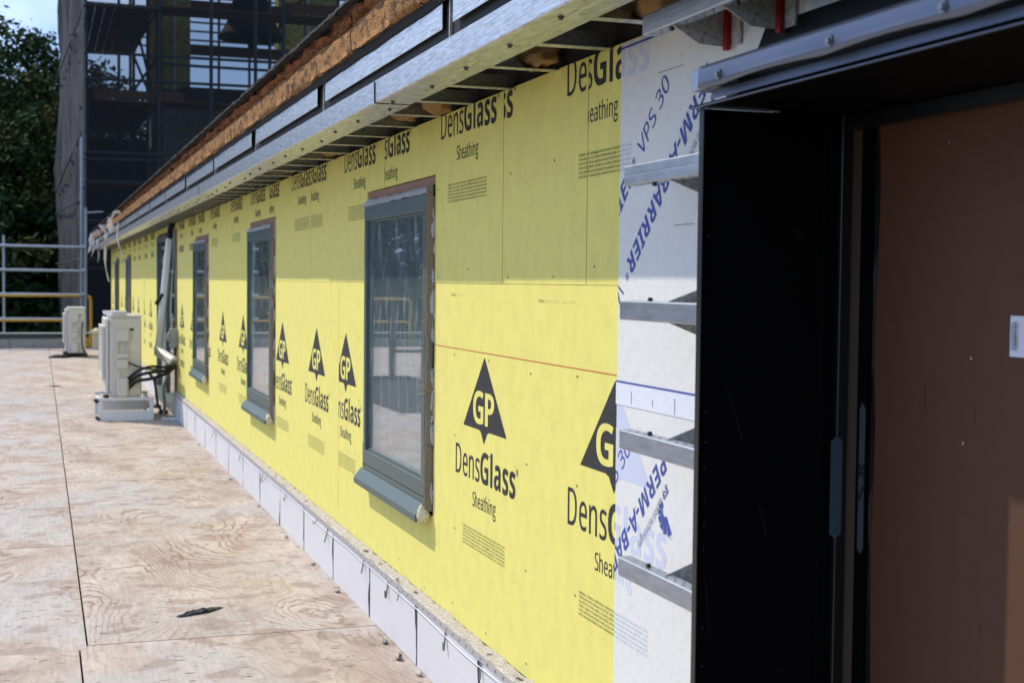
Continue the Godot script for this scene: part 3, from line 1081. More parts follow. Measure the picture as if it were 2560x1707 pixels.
func build_base(b: Node) -> void:
	var z := DOOR_Z
	var k := 0
	var sdn := FastNoiseLite.new()
	sdn.seed = 4
	sdn.frequency = 1.0
	while z > END_Z:
		var z2 := maxf(z - 0.822, END_Z) if k > 0 else -3.60
		if not (z <= -15.74 and z2 >= -18.36):
			var a := z
			var c := z2
			if z2 < -15.74 and z > -15.74:
				c = -15.76
			elif z > -18.36 and z2 < -18.36:
				a = -18.36
			# the joint between two boards wanders a little
			var st := start()
			var poly := []
			for i in 9:
				var t := i / 8.0
				poly.append([t * 0.262, 0.026 + 0.040 * sdn.get_noise_2d(t * 1.1, a * 3.0) + 0.012 * sdn.get_noise_2d(t * 5.0, a * 7.0)])
			for i in 8:
				var l0: float = poly[i][0]
				var l1: float = poly[i + 1][0]
				var n0: float = a - poly[i][1]
				var n1: float = a - poly[i + 1][1]
				var x := -0.037
				quad(st, Vector3(x, l0, c + 0.003), Vector3(x, l0, n0), Vector3(x, l1, n1), Vector3(x, l1, c + 0.003), Vector3(1, l0, z))
				quad(st, Vector3(x, l0, n0), Vector3(-0.0357, l0, n0), Vector3(-0.0357, l1, n1), Vector3(x, l1, n1), Vector3(-0.02, l0, c))
			quad(st, Vector3(-0.037, 0.262, c + 0.003), Vector3(-0.037, 0.262, a - 0.004), Vector3(-0.002, 0.264, a - 0.004), Vector3(-0.002, 0.264, c + 0.003), Vector3(0, -1, z))
			obj("base_board", st, M.base, b)
		z = z2
		k += 1
	for seg in [[-15.76, DOOR_Z], [END_Z, -18.36]]:
		var bk := start()
		box(bk, Vector3(-0.0358, 0.0, seg[0]), Vector3(0.014, 0.258, seg[1]))
		obj("board_backing", bk, M.hole, b)
		var zz: float = seg[1]
		while zz > seg[0]:
			var ze := maxf(zz - 3.05, seg[0])
			var lg := start()
			rough_strip(lg, zz, ze, PackedVector2Array([Vector2(-0.0375, 0.262), Vector2(-0.028, 0.269), Vector2(-0.014, 0.272), Vector2(-0.002, 0.278)]), 0.004, 0.011, 0.015 if zz > -15 else 0.06, 9.0, int(-zz * 7))
			obj("mortar_ledge", lg, M.rubble, b)
			var br := start()
			box(br, Vector3(-0.0405, 0.236, ze + 0.002), Vector3(-0.0372, 0.2615, zz - 0.002))
			var bar := obj("perforated_bar", br, M.bar, b)
			if zz > -15.0:
				var hl := start()
				var h := zz - 0.05
				while h > ze + 0.03:
					for q in 6:
						var a0 := TAU * q / 6.0
						var a1 := TAU * (q + 1) / 6.0
						var c0 := Vector3(-0.0412, 0.2485, h)
						tri_dir(hl, c0, c0 + Vector3(0, sin(a0), cos(a0)) * 0.0052, c0 + Vector3(0, sin(a1), cos(a1)) * 0.0052, Vector3(-1, 0, 0))
					h -= 0.0815
				stuff(obj("rivets", hl, M.hole, bar))
			zz = ze
	# bent straps hanging below the bar
	var lr := RandomNumberGenerator.new()
	lr.seed = 15
	for zc in [-4.40, -4.83, -5.52, -5.71, -6.18, -7.02, -7.31, -8.28, -9.05, -9.21, -10.3, -11.9, -13.4]:
		var s := start()
		var wd := lr.randf_range(0.003, 0.007)
		var o1 := lr.randf_range(0.004, 0.028)
		var dz := lr.randf_range(-0.05, 0.04)
		var dn := lr.randf_range(0.025, 0.075)
		var pts := [Vector3(-0.0415, 0.238, zc), Vector3(-0.0415 - o1 * 0.3, 0.238 - dn * 0.4, zc + dz * 0.3), Vector3(-0.0415 - o1, 0.238 - dn, zc + dz)]
		if lr.randf() < 0.5:
			pts.append(Vector3(-0.0415 - o1 * 1.2, 0.238 - dn * 0.9, zc + dz * 1.15))
			pts.append(Vector3(-0.0415 - o1 * 1.3, 0.238 - dn * 0.55, zc + dz * 1.2))
		for i in pts.size() - 1:
			var p0: Vector3 = pts[i]
			var p1: Vector3 = pts[i + 1]
			var t := Vector3(0.3, 0, 1.0).normalized() * wd
			quad(s, p0 - t, p0 + t, p1 + t, p1 - t, p0 + Vector3(1, -1, 0))
			quad(s, p0 - t + Vector3(0.001, 0, 0), p0 + t + Vector3(0.001, 0, 0), p1 + t + Vector3(0.001, 0, 0), p1 - t + Vector3(0.001, 0, 0), p0 - Vector3(1, -1, 0))
		obj("bent_strap", s, M.strap, b)

# ---------------------------------------------------------------- eave and roof edge
func build_eave() -> void:
	var b := get_node("sheathed_building")
	# roof body
	var st := start()
	prism(st, PackedVector2Array([Vector2(-0.335, 2.325), Vector2(0.0, 2.33), Vector2(0.0, 2.38), Vector2(5.2, 2.39), Vector2(5.2, 4.44), Vector2(-0.345, 2.503), Vector2(-0.31, 2.40)]), -31.2, 2.4)
	obj("roof_body", st, M.tar, b)
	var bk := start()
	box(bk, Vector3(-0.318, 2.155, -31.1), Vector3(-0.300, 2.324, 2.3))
	obj("dark_gap_board", bk, M.black_board, b)  # black board added so the shaded gap under the plates looks dark
	# soffit channel in lengths
	var cuts := [2.3, -1.7, -4.73, -7.60, -10.33, -13.3, -16.3, -19.3, -22.3, -25.3, -28.3, -31.0]
	for i in cuts.size() - 1:
		var z1: float = cuts[i]
		var z0: float = cuts[i + 1] - 0.02
		var off := 0.0035 if i % 2 == 0 else 0.0
		var s := start()
		var y := EAVE_Y - off * 0.6
		var prof := PackedVector2Array([Vector2(-0.213, y + 0.020), Vector2(-0.213, y), Vector2(-0.3335 - off, y), Vector2(-0.337 - off, y + 0.0035), Vector2(-0.338 - off, y + 0.075), Vector2(-0.3355 - off, y + 0.075), Vector2(-0.3345 - off, y + 0.0045), Vector2(-0.332 - off, y + 0.0025), Vector2(-0.2155, y + 0.0025), Vector2(-0.2155, y + 0.020)])
		# slightly dented along its length
		var n := maxi(1, int((z1 - z0) / 0.25))
		var nz := FastNoiseLite.new()
		nz.seed = 30 + i
		nz.frequency = 0.8
		for k in n:
			var za := lerpf(z0, z1, float(k) / n)
			var zb := lerpf(z0, z1, float(k + 1) / n)
			for j in prof.size():
				var p := prof[j]
				var q := prof[(j + 1) % prof.size()]
				var da := 0.0012 * nz.get_noise_2d(za * 2.0, 0.0)
				var db := 0.0012 * nz.get_noise_2d(zb * 2.0, 0.0)
				var e := (q - p).normalized()
				var out := Vector2(e.y, -e.x) if not Geometry2D.is_polygon_clockwise(prof) else Vector2(-e.y, e.x)
				var m := (p + q) * 0.5 - out
				quad(s, Vector3(p.x + da, p.y + da, za), Vector3(q.x + da, q.y + da, za), Vector3(q.x + db, q.y + db, zb), Vector3(p.x + db, p.y + db, zb), Vector3(m.x, m.y, (za + zb) * 0.5))
		var ch := obj("soffit_channel", s, M.galv, b)
		var sz := z1 - 0.12
		while sz > z0 + 0.05:
			if sz < -1.8 and sz > -16.0:
				var sc := start()
				lathe(sc, PackedVector2Array([Vector2(0.0, -0.008), Vector2(0.005, -0.0075), Vector2(0.006, -0.003), Vector2(0.009, -0.001), Vector2(0.009, 0.0)]), Vector3(-0.275 + rng.randf_range(-0.02, 0.02), y - 0.0005, sz), 6)
				obj("screw", sc, M.screw, ch)
			sz -= 0.405
	# cross pieces between the wall and the channel
	var z := 0.6
	while z > -30.6:
		var s := start()
		var j := rng.randf_range(-0.012, 0.012)
		box(s, Vector3(-0.330, 2.1165, z - 0.021 + j), Vector3(-0.002, 2.1185, z + 0.021 + j))
		box(s, Vector3(-0.330, 2.1185, z - 0.021 + j), Vector3(-0.002, 2.165, z - 0.0185 + j))
		if z > 0.0 or z < -2.9:
			obj("soffit_joist", s, M.galv, b)
		z -= 0.405
	# tufts of fibreglass hanging between them
	for t in [[-3.05, 0.055], [-3.86, 0.045], [-4.93, 0.05], [-5.42, 0.028], [-6.9, 0.045], [-8.2, 0.035], [-9.6, 0.04], [-11.2, 0.04], [-13.1, 0.04], [-2.93, 0.07]]:
		var s := start()
		lump(s, Vector3(-0.055, 2.165, t[0]), Vector3(0.055, t[1], 0.085), int(-t[0] * 50), 0.3, 14, 9)
		obj("fibreglass_tuft", s, M.batt, b)
	# upper fascia plates
	var fz := [[2.2, -0.32], [-0.42, -2.1], [-2.2, -3.79], [-3.91, -5.65], [-5.81, -7.55], [-7.71, -9.42], [-9.53, -11.3], [-11.42, -13.2], [-13.3, -15.1], [-15.22, -17.0], [-17.12, -18.9], [-19.0, -20.8], [-20.92, -22.7], [-22.8, -24.6], [-24.7, -26.5], [-26.6, -28.4], [-28.5, -30.3]]
	for f in fz:
		var s := start()
		var dx := rng.randf_range(-0.003, 0.003)
		box(s, Vector3(-0.3335 + dx, 2.226, f[1]), Vector3(-0.3300 + dx, 2.302, f[0]), 0.0008)
		obj("fascia_plate", s, M.galv, b)
		var cl := start()
		box(cl, Vector3(-0.327, 2.160, f[1] - 0.062), Vector3(-0.322, 2.32, f[1] - 0.054))
		obj("fascia_clip", cl, M.bracket, b)
	# black membrane strip under the foam
	var ms := start()
	rough_strip(ms, 2.3, -31.1, PackedVector2Array([Vector2(-0.336, 2.300), Vector2(-0.344, 2.312), Vector2(-0.345, 2.330)]), 0.004, 0.004, 0.06, 3.0, 77)
	obj("membrane_strip", ms, M.tar, b)
	# insulation boards at the roof edge, each broken along the top
	var bz := 2.3
	var k := 0
	while bz > -31.0:
		var be := maxf(bz - 1.22, -31.1)
		var s := start()
		var step := 0.018 if bz > -13.0 else 0.05
		rough_strip(s, bz - 0.002, be + 0.002, PackedVector2Array([Vector2(-0.335, 2.326), Vector2(-0.358, 2.330), Vector2(-0.362, 2.355), Vector2(-0.363, 2.385), Vector2(-0.361, 2.410), Vector2(-0.352, 2.428), Vector2(-0.325, 2.432)]), 0.007, 0.012, step, 2.2, 200 + k)
		obj("insulation_board", s, M.tan_foam, b)
		var s2 := start()
		rough_strip(s2, bz - 0.002, be + 0.002, PackedVector2Array([Vector2(-0.322, 2.430), Vector2(-0.348, 2.436), Vector2(-0.366, 2.452), Vector2(-0.358, 2.470), Vector2(-0.350, 2.486), Vector2(-0.325, 2.496)]), 0.030, 0.026, step, 3.4, 300 + k, false)
		obj("torn_insulation", s2, M.orange_foam, b)
		bz = be
		k += 1
	# shingles at the drip edge, two courses
	var slope := atan(0.385)
	for course in 2:
		var sz := 2.3 - 0.16 * course
		while sz > -31.1:
			var s := start()
			var wd := 0.327
			var t := Transform3D(Basis(Vector3(0, 0, 1), slope + rng.randf_range(-0.02, 0.02)), Vector3(-0.262 + course * 0.10 + rng.randf_range(-0.006, 0.006), 2.540 + course * 0.052 + rng.randf_range(-0.003, 0.003), sz))
			obox(s, t, Vector3(0.285, 0.010, wd))
			obj("shingle", s, M.shingle, b)
			sz -= wd + 0.005
	var ft := start()
	rough_strip(ft, 2.3, -31.1, PackedVector2Array([Vector2(-0.340, 2.486), Vector2(-0.386, 2.486), Vector2(-0.402, 2.480), Vector2(-0.398, 2.493), Vector2(-0.36, 2.505)]), 0.010, 0.008, 0.03, 6.0, 91, false)
	obj("felt_edge", ft, M.tar, b)

# ---------------------------------------------------------------- white membrane
func build_membrane() -> void:
	var m := thing("air_barrier_membrane", "white membrane with blue diagonal lettering covering the sheathing by the doorway", "membrane")
	var z0 := -3.362
	var st := start()
	# upper sheet, over the door head and down the side, lapping the lower sheet
	box(st, Vector3(-0.0036, 1.187, z0), Vector3(-0.0014, WALL_TOP - 0.004, DOOR_Z))
	box(st, Vector3(-0.0036, 1.875, DOOR_Z), Vector3(-0.0014, WALL_TOP - 0.004, 2.3))
	var up := obj("upper_sheet", st, M.membrane, m)
	var lo := start()
	box(lo, Vector3(-0.0034, BASE_Y + 0.01, z0), Vector3(-0.0014, 1.1862, DOOR_Z))
	var low := obj("lower_sheet", lo, M.membrane, m)
	var lap := start()
	box(lap, Vector3(-0.0046, 1.188, z0 - 0.004), Vector3(-0.0037, 1.250, DOOR_Z))
	var lp := obj("lap_strip", lap, M.membrane_lap, m)
	var R := Rect2(z0 + 0.001, 1.251, DOOR_Z - z0, WALL_TOP - 1.256)
	var RD := Rect2(z0 + 0.001, BASE_Y + 0.01, DOOR_Z - z0, 1.186 - BASE_Y - 0.01)
	# lap lines and ticks
	for t in [[z0 - 0.003, 1.2455, DOOR_Z, 1.2505], [-3.2662, 1.195, -3.2638, 1.227], [-3.1362, 1.200, -3.1338, 1.217], [-3.0092, 1.193, -3.0068, 1.231], [-2.8862, 1.2, -2.8838, 1.217], [-2.7612, 1.193, -2.7588, 1.231]]:
		var ll := start()
		flat_rect(ll, t[0], t[1], t[2], t[3], -0.0052)
		obj("printed_line", ll, M.blue_ink, lp)
	var tl := start()
	flat_rect(tl, z0 + 0.001, 2.103, DOOR_Z + 0.4, 2.109, -0.0042)
	obj("printed_line", tl, M.blue_ink, up)
	# the sheathing's print showing faintly through
	var gu := start()
	var gk := start()
	print_block(gu, gk, -3.524, 2.4645, -0.0040, Rect2(z0 + 0.001, 1.251, 0.7, WALL_TOP - 1.256))
	print_block(gu, gk, -2.397, 2.4645, -0.0040, Rect2(-2.80, 1.88, 0.9, 0.236))
	obj("show_through_print", gu, M.ghost, up)
	var gl := start()
	var gk2 := start()
	print_block(gl, gk2, -3.381, 1.247, -0.0038, RD)
	obj("show_through_print", gl, M.ghost, low)
	# blue lettering at 45 degrees; reading down to the left, and up to the right
	var d := PI * 1.25
	var u := PI * 0.25
	var x := -0.0046
	var ink := start()
	var grey := start()
	mem_line(ink, grey, Vector2(-2.85, 1.984), d, x, R)
	mem_line(ink, grey, Vector2(-3.726, 1.345), u, x, R)
	obj("printed_lettering", ink, M.blue_ink, up)
	obj("printed_small_lettering", grey, M.grey_blue, up)
	var ink2 := start()
	var grey2 := start()
	mem_line(ink2, grey2, Vector2(-3.060, 1.080), d, x + 0.0003, RD)
	mem_line(ink2, grey2, Vector2(-3.93, 0.443), u, x + 0.0003, RD)
	fan_mark(ink2, Vector2(-3.055, 0.955), 0.062, d, x + 0.0003)
	obj("printed_lettering", ink2, M.blue_ink, low)
	obj("printed_small_lettering", grey2, M.grey_blue, low)
	var pen := start()
	for s in [[-3.13, 2.012, -2.985, 2.02], [-3.03, 1.64, -2.92, 1.645]]:
		flat_rect(pen, s[0], s[1], s[2], s[1] + 0.0012, x)
	obj("pen_mark", pen, M.print_black, up)
	# black flexible flashing over the door head
	var fl := thing("black_flashing", "black flexible flashing stuck over the white membrane above the door head", "flashing")
	var fs := start()
	quad(fs, Vector3(-0.0062, 1.885, -2.72), Vector3(-0.0062, 1.885, 2.3), Vector3(-0.0062, 2.036, 2.3), Vector3(-0.0062, 2.036, -2.595), Vector3(1, 2, 0))
	quad(fs, Vector3(-0.0062, 1.885, -2.72), Vector3(-0.14, 1.880, -2.52), Vector3(-0.14, 1.880, 2.3), Vector3(-0.0062, 1.885, 2.3), Vector3(0, 5, 0))
	obj("flashing_sheet", fs, M.flash_black, fl)

# one line: the product name in bold, then its grade; with the maker's small line under it
func mem_line(ink: SurfaceTool, grey: SurfaceTool, o: Vector2, ang: float, x: float, clip: Rect2) -> void:
	var e := Vector2(cos(ang), sin(ang))
	var n := Vector2(-e.y, e.x)
	var base := o - n * 0.024
	put_text(ink, "PERM-A-BARRIER", true, base.x, base.y, 0.049, 0.625, x, clip, ang, 0.16)
	var p := base + e * 0.640 + n * 0.022
	put_text(ink, "®", false, p.x, p.y, 0.019, 0.020, x, clip, ang, 0.0)
	p = base + e * 0.690
	put_text(ink, "VPS 30", false, p.x, p.y, 0.047, 0.225, x, clip, ang, 0.05)
	var g := o + e * 0.035 + n * 0.054
	put_text(ink, "gcp", true, g.x, g.y, 0.021, 0.036, x, clip, ang, 0.0)
	g += e * 0.045
	put_text(grey, "applied technologies", false, g.x, g.y, 0.021, 0.195, x, clip, ang, 0.0)

func fan_mark(st: SurfaceTool, c: Vector2, size: float, ang: float, x: float) -> void:
	for k in 7:
		var a := ang + lerpf(-1.7, 1.55, k / 7.0)
		var a2 := ang + lerpf(-1.7, 1.55, (k + 0.82) / 7.0)
		var r := size * lerpf(0.45, 1.0, k / 6.0)
		var r0 := size * 0.22
		var q := PackedVector2Array([Vector2(cos(a), sin(a)) * r0, Vector2(cos(a), sin(a)) * r, Vector2(cos(a2), sin(a2)) * r, Vector2(cos(a), sin(a)) * r0, Vector2(cos(a2), sin(a2)) * r, Vector2(cos(a2), sin(a2)) * r0])
		flat_tris(st, q, Transform2D(0.0, c), x)

# ---------------------------------------------------------------- girts
func build_girts() -> void:
	var rows := [[0.8425, -2.995, "bottom girt above the deck"], [1.140, -2.998, "second girt up from the deck"], [1.440, -3.006, "third girt up from the deck"], [1.749, -2.991, "fourth girt up, level with the door head"], [2.078, -2.899, "top girt under the eave on red-edged brackets"]]
	for i in rows.size():
		var y: float = rows[i][0]
		var z0: float = rows[i][1]
		var last := i == 4
		var g := thing("steel_girt", "perforated galvanized %s, on white membrane" % rows[i][2], "girt", Vector3(-0.13, y, z0), "girts across the white membrane")
		var L := 0.415 if not last else 4.6
		var s := start()
		# a shallow hat: front face with a crease, top and bottom flange
		var prof := PackedVector2Array([Vector2(-0.0165, 0.0225), Vector2(-0.0180, 0.0220), Vector2(-0.02, 0.0195), Vector2(-0.02, 0.003), Vector2(-0.0198, 0.0), Vector2(-0.02, -0.003), Vector2(-0.02, -0.0195), Vector2(-0.0180, -0.0220), Vector2(-0.0165, -0.0225), Vector2(-0.0165, -0.0210), Vector2(-0.0185, -0.0185), Vector2(-0.0185, 0.0185), Vector2(-0.0165, 0.0210)])
		prism(s, prof, 0.0, L)
		obj("channel", s, M.girt, g)
		for fl in [[0.0210, 0.0225], [-0.0225, -0.0210]]:
			var h := start()
			box(h, Vector3(-0.0165, fl[0], 0.0), Vector3(-0.0125, fl[1], L))
			box(h, Vector3(-0.0075, fl[0], 0.0), Vector3(-0.0005, fl[1], L))
			box(h, Vector3(0.0045, fl[0], 0.0), Vector3(0.0120, fl[1], L))
			var z := 0.0
			while z < L:
				box(h, Vector3(-0.0125, fl[0], z), Vector3(-0.0075, fl[1], minf(L, z + 0.028)))
				box(h, Vector3(-0.0005, fl[0], z + (0.020 if z > 0.0 else 0.0)), Vector3(0.0045, fl[1], minf(L + 0.01, z + 0.048)))
				z += 0.042
			obj("perforated_flange", h, M.girt, g)
		for z in ([0.135] if not last else [0.12, 0.42, 0.7, 1.1]):
			var sc := start()
			var t := 0.0275 if y < 1.5 else -0.0275
			obox(sc, Transform3D(Basis(), Vector3(-0.004, t * 0.96, z)), Vector3(0.010, 0.009, 0.010), 0.002)
			obj("screw", sc, M.screw, g)
		# bracket plates from the wall out to the girt
		for z in ([0.225] if not last else [0.14, 0.37]):
			var bp := start()
			var up := 0.028 if y > 1.5 else 0.034
			var dn := -0.034 if y > 1.5 else -0.028
			var poly := PackedVector2Array([Vector2(0.124, 0.070 * (1.0 if y < 1.6 else 0.4)), Vector2(0.124, -0.072 * (1.0 if y > 1.4 else 0.4)), Vector2(-0.012, dn * 0.66), Vector2(-0.012, up * 0.6)])
			if last:
				poly = PackedVector2Array([Vector2(0.124, 0.04), Vector2(0.124, -0.062), Vector2(0.05, -0.058), Vector2(-0.012, -0.0225), Vector2(-0.012, 0.02)])
			prism(bp, poly, z, z + 0.004)
			box(bp, Vector3(0.118, poly[1].y, z + 0.004), Vector3(0.1245, poly[0].y, z + 0.06))
			var br := obj("bracket", bp, M.bracket, g)
			if last:
				var rd := start()
				box(rd, Vector3(0.1065, -0.070, z + 0.0045), Vector3(0.1175, 0.038, z + 0.022))
				obj("red_pad", rd, M.red, br)
			var bt := start()
			obox(bt, Transform3D(Basis(), Vector3(0.04, -0.005 if y < 1.5 else 0.0, z + 0.009)), Vector3(0.014, 0.014, 0.010), 0.002)
			obj("bolt", bt, M.screw, br)

# ---------------------------------------------------------------- doorway
func build_doorway() -> void:
	var d := thing("door_surround", "deep black metal door surround projecting from the white membrane", "door frame")
	var zn := -0.95
	# far jamb: front flange and deep return
	var s := start()
	box(s, Vector3(-0.170, 0.0, DOOR_Z), Vector3(-0.167, 1.8545, DOOR_Z + 0.020), 0.001)
	obj("jamb_flange", s, M.black_metal, d)
	var j := start()
	box(j, Vector3(-0.167, 0.0, DOOR_Z - 0.002), Vector3(0.160, 1.8545, DOOR_Z + 0.002))
	obj("jamb_panel", j, M.black_matte, d)
	var j2 := start()
	box(j2, Vector3(-0.170, 0.0, zn), Vector3(0.160, 1.8545, zn + 0.004))
	obj("jamb_panel", j2, M.black_matte, d)
	# head: underside panel, drip edge, two fascia strips
	var h := start()
	box(h, Vector3(-0.174, 1.8582, DOOR_Z - 0.02), Vector3(0.215, 1.8620, zn + 0.02))
	obj("head_panel", h, M.black_matte, d)
	var de := start()
	box(de, Vector3(-0.182, 1.8542, DOOR_Z - 0.022), Vector3(-0.1745, 1.8576, zn + 0.02), 0.0008)
	obj("drip_edge", de, M.slate_metal, d)
	var l2 := start()
	prism(l2, PackedVector2Array([Vector2(-0.1850, 1.8626), Vector2(-0.1835, 1.8626), Vector2(-0.1835, 1.8785), Vector2(-0.1850, 1.8785)]), -2.481, zn)
	obj("lower_strip", l2, M.slate_metal, d)
	# upper strip bulges between its screws
	var us := start()
	var n := 66
	var zs := -2.485
	var prev := []
	us.set_smooth_group(0)
	for i in n + 1:
		var z := lerpf(zs, zn, float(i) / n)
		var ph := (z + 2.397) / 0.37 * PI
		var bul := 0.0018 * absf(sin(ph))
		var lift := 0.0055 * absf(sin(ph)) + 0.001
		var row := [Vector3(-0.190, 1.9246, z), Vector3(-0.211, 1.9238, z), Vector3(-0.2125 - bul * 0.3, 1.914, z), Vector3(-0.2125 - bul, 1.892, z), Vector3(-0.2125 - bul * 1.2, 1.8765 + lift, z), Vector3(-0.211 - bul * 1.2, 1.8765 + lift, z)]
		if i > 0:
			for k in row.size() - 1:
				quad(us, prev[k], row[k], row[k + 1], prev[k + 1], Vector3(0.2, 1.91, z))
		prev = row
	us.set_smooth_group(-1)
	obj("upper_strip", us, M.slate_metal, d)
	for z in [-2.397, -2.005, -1.703, -1.36]:
		var b := start()
		for p in [[0.0062, 0.004], [0.0105, 0.0015]]:
			tube(b, [Vector3(-0.211, 1.8975, z), Vector3(-0.2135 - p[1] * 1.6, 1.8975, z)], p[0], 6)
		obj("hex_screw", b, M.bolt, d)
	# galvanized carrier behind the strips
	var gc := start()
	box(gc, Vector3(-0.2085, 1.8805, -2.524), Vector3(-0.14, 1.920, -2.44), 0.001)
	obj("carrier_channel", gc, M.girt, d)
	var bp := start()
	box(bp, Vector3(-0.150, 1.863, -2.44), Vector3(-0.14, 1.920, zn))
	obj("backing_plate", bp, M.flash_black, d)
	# inner frame at the back of the recess
	var f1 := start()
	box(f1, Vector3(0.153, 0.0, DOOR_Z + 0.002), Vector3(0.179, 1.858, DOOR_Z + 0.016), 0.002)
	obj("inner_stop", f1, M.black_metal, d)
	var f2 := start()
	box(f2, Vector3(0.173, 1.827, DOOR_Z + 0.016), Vector3(0.198, 1.857, zn), 0.002)
	obj("head_stop", f2, M.black_metal, d)
	var f3 := start()
	box(f3, Vector3(0.1795, 0.0, DOOR_Z + 0.003), Vector3(0.204, 1.827, DOOR_Z + 0.010))
	obj("raw_edge_strip", f3, M.raw_edge, d)
	var f4 := start()
	box(f4, Vector3(0.204, 0.0, DOOR_Z - 0.02), Vector3(0.25, 1.857, DOOR_Z + 0.05))
	obj("dark_stile", f4, M.black_matte, d)
	var tp := start()
	tape_strip(tp, 0.1525, 0.982, 1.176, 0.0, DOOR_Z + 0.016, 0.014)
	obj("protective_tape", tp, M.teal_tape, d)
	var tp2 := start()
	flat_pointed(tp2, -2.544, -2.522, 0.95, 1.245, 0.2032)
	obj("protective_tape", tp2, M.grey_film, d)
	var tt := start()
	put_text(tt, "SX", true, -2.516, 1.05, 0.034, 0.09, 0.2026, Rect2(-2.544, 0.96, 0.022, 0.28), PI * 0.5)
	obj("tape_lettering", tt, M.print_black, d)
	var sc1 := start()
	for e in [[-0.10, 1.30, -0.06, 1.18], [-0.02, 1.05, 0.0, 0.98], [0.05, 1.62, 0.07, 1.60], [-0.14, 0.90, -0.13, 0.78], [0.02, 0.70, 0.06, 0.69]]:
		tube(sc1, [Vector3(e[0], e[1], DOOR_Z + 0.002), Vector3(e[2], e[3], DOOR_Z + 0.002)], 0.0002, 4)
	stuff(obj("scratches", sc1, M.grey_film, d))
	var fold := start()
	box(fold, Vector3(0.118, 0.0, DOOR_Z + 0.002), Vector3(0.122, 1.8545, DOOR_Z + 0.005), 0.001)
	obj("panel_fold", fold, M.black_matte, d)
	# pin heads down the jamb edge
	var ph2 := start()
	for y in [0.72, 0.80, 0.96, 1.01, 1.06, 1.13, 1.18, 1.24, 1.60]:
		obox(ph2, Transform3D(Basis(), Vector3(-0.146, y, DOOR_Z + 0.0032)), Vector3(0.004, 0.004, 0.002))
	obj("pin_heads", ph2, M.screw, d)

	# brown hardboard closing the doorway
	var hb := thing("hardboard_sheet", "brown hardboard sheet closing the dark doorway, barcode sticker on it", "board", Vector3(0.216, 0.0, -1.75))
	var hs := start()
	box(hs, Vector3(0.0, 0.0, -0.795), Vector3(0.006, 1.850, 0.79))
	obj("board", hs, M.hardboard, hb)
	var fo := start()
	var nz := FastNoiseLite.new()
	nz.seed = 3
	nz.frequency = 2.0
	var pr := []
	for i in 16:
		var y := lerpf(0.0, 1.82, i / 15.0)
		var wv := 0.012 * nz.get_noise_1d(y * 2.0)
		var row := [Vector3(-0.012, y, -0.800), Vector3(-0.008 + wv * 0.5, y, -0.780), Vector3(-0.002, y, -0.757 + wv * 1.5)]
		if i > 0:
			for k in 2:
				quad(fo, pr[k], row[k], row[k + 1], pr[k + 1], Vector3(0.3, y, -0.8))
		pr = row
	obj("dark_foil_edge", fo, M.black_metal, hb)
	var sk := start()
	box(sk, Vector3(-0.0012, 1.378, -0.334), Vector3(-0.0002, 1.451, -0.270))
	var stk := obj("sticker", sk, M.sticker, hb)
	var bc := start()
	var lr := RandomNumberGenerator.new()
	lr.seed = 8
	var y := 1.390
	while y < 1.440:
		var w := lr.randf_range(0.0006, 0.0022)
		flat_rect(bc, -0.3235, y, -0.3165 + 0.002 * lr.randf(), y + w, -0.0018)
		y += w + lr.randf_range(0.0006, 0.002)
	put_text(bc, "EUCABOARD", true, -0.3258, 1.391, 0.0042, 0.048, -0.0018, Rect2(), PI * 0.5)
	put_text(bc, "7 898070 513152 >", false, -0.3105, 1.389, 0.0032, 0.052, -0.0018, Rect2(), PI * 0.5)
	obj("barcode", bc, M.print_black, stk)
	var fleck := start()
	for k in 18:
		var c := Vector2(lr.randf_range(-0.75, 0.6), lr.randf_range(0.2, 1.8))
		var r := lr.randf_range(0.0005, 0.0018)
		flat_rect(fleck, c.x - r, c.y - r, c.x + r, c.y + r * lr.randf_range(1.0, 4.0), -0.0006)
	stuff(obj("paint_flecks", fleck, M.sticker, hb))
	var scf := start()
	for e in [[-0.70, 1.225, -0.60], [-0.62, 1.222, -0.56], [-0.50, 1.20, -0.485]]:
		flat_rect(scf, e[0], e[1], e[2], e[1] + 0.0012, -0.0005)
	obj("scuff_mark", scf, M.raw_edge, hb)
	var dmk := start()
	for e in [[-0.585, 1.26, 0.05], [-0.43, 1.25, 0.03], [-0.40, 0.86, 0.02]]:
		flat_rect(dmk, e[0], e[1], e[0] + 0.0018, e[1] + e[2], -0.0005)
	obj("scuff_mark", dmk, M.print_black, hb)

func flat_pointed(st: SurfaceTool, z0: float, z1: float, y0: float, y1: float, x: float) -> void:
	var m := (z0 + z1) * 0.5
	var poly := PackedVector2Array([Vector2(z0, y0), Vector2(m, y0 - 0.012), Vector2(z1, y0), Vector2(z1, y1), Vector2(m, y1 + 0.012), Vector2(z0, y1)])
	var ix := Geometry2D.triangulate_polygon(poly)
	var pts := PackedVector2Array()
	for i in ix:
		pts.append(poly[i])
	flat_tris(st, pts, Transform2D(), x)

# a strip with pointed ends facing +z
func tape_strip(st: SurfaceTool, x0: float, y0: float, y1: float, _d: float, z: float, w: float) -> void:
	var p := [Vector3(x0 - w, y0, z + 0.001), Vector3(x0, y0 - 0.012, z + 0.001), Vector3(x0 + w, y0, z + 0.001), Vector3(x0 + w, y1, z + 0.001), Vector3(x0, y1 + 0.012, z + 0.001), Vector3(x0 - w, y1, z + 0.001)]
	for k in range(1, 5):
		tri_dir(st, p[0], p[k], p[k + 1], Vector3(0, 0, 1))

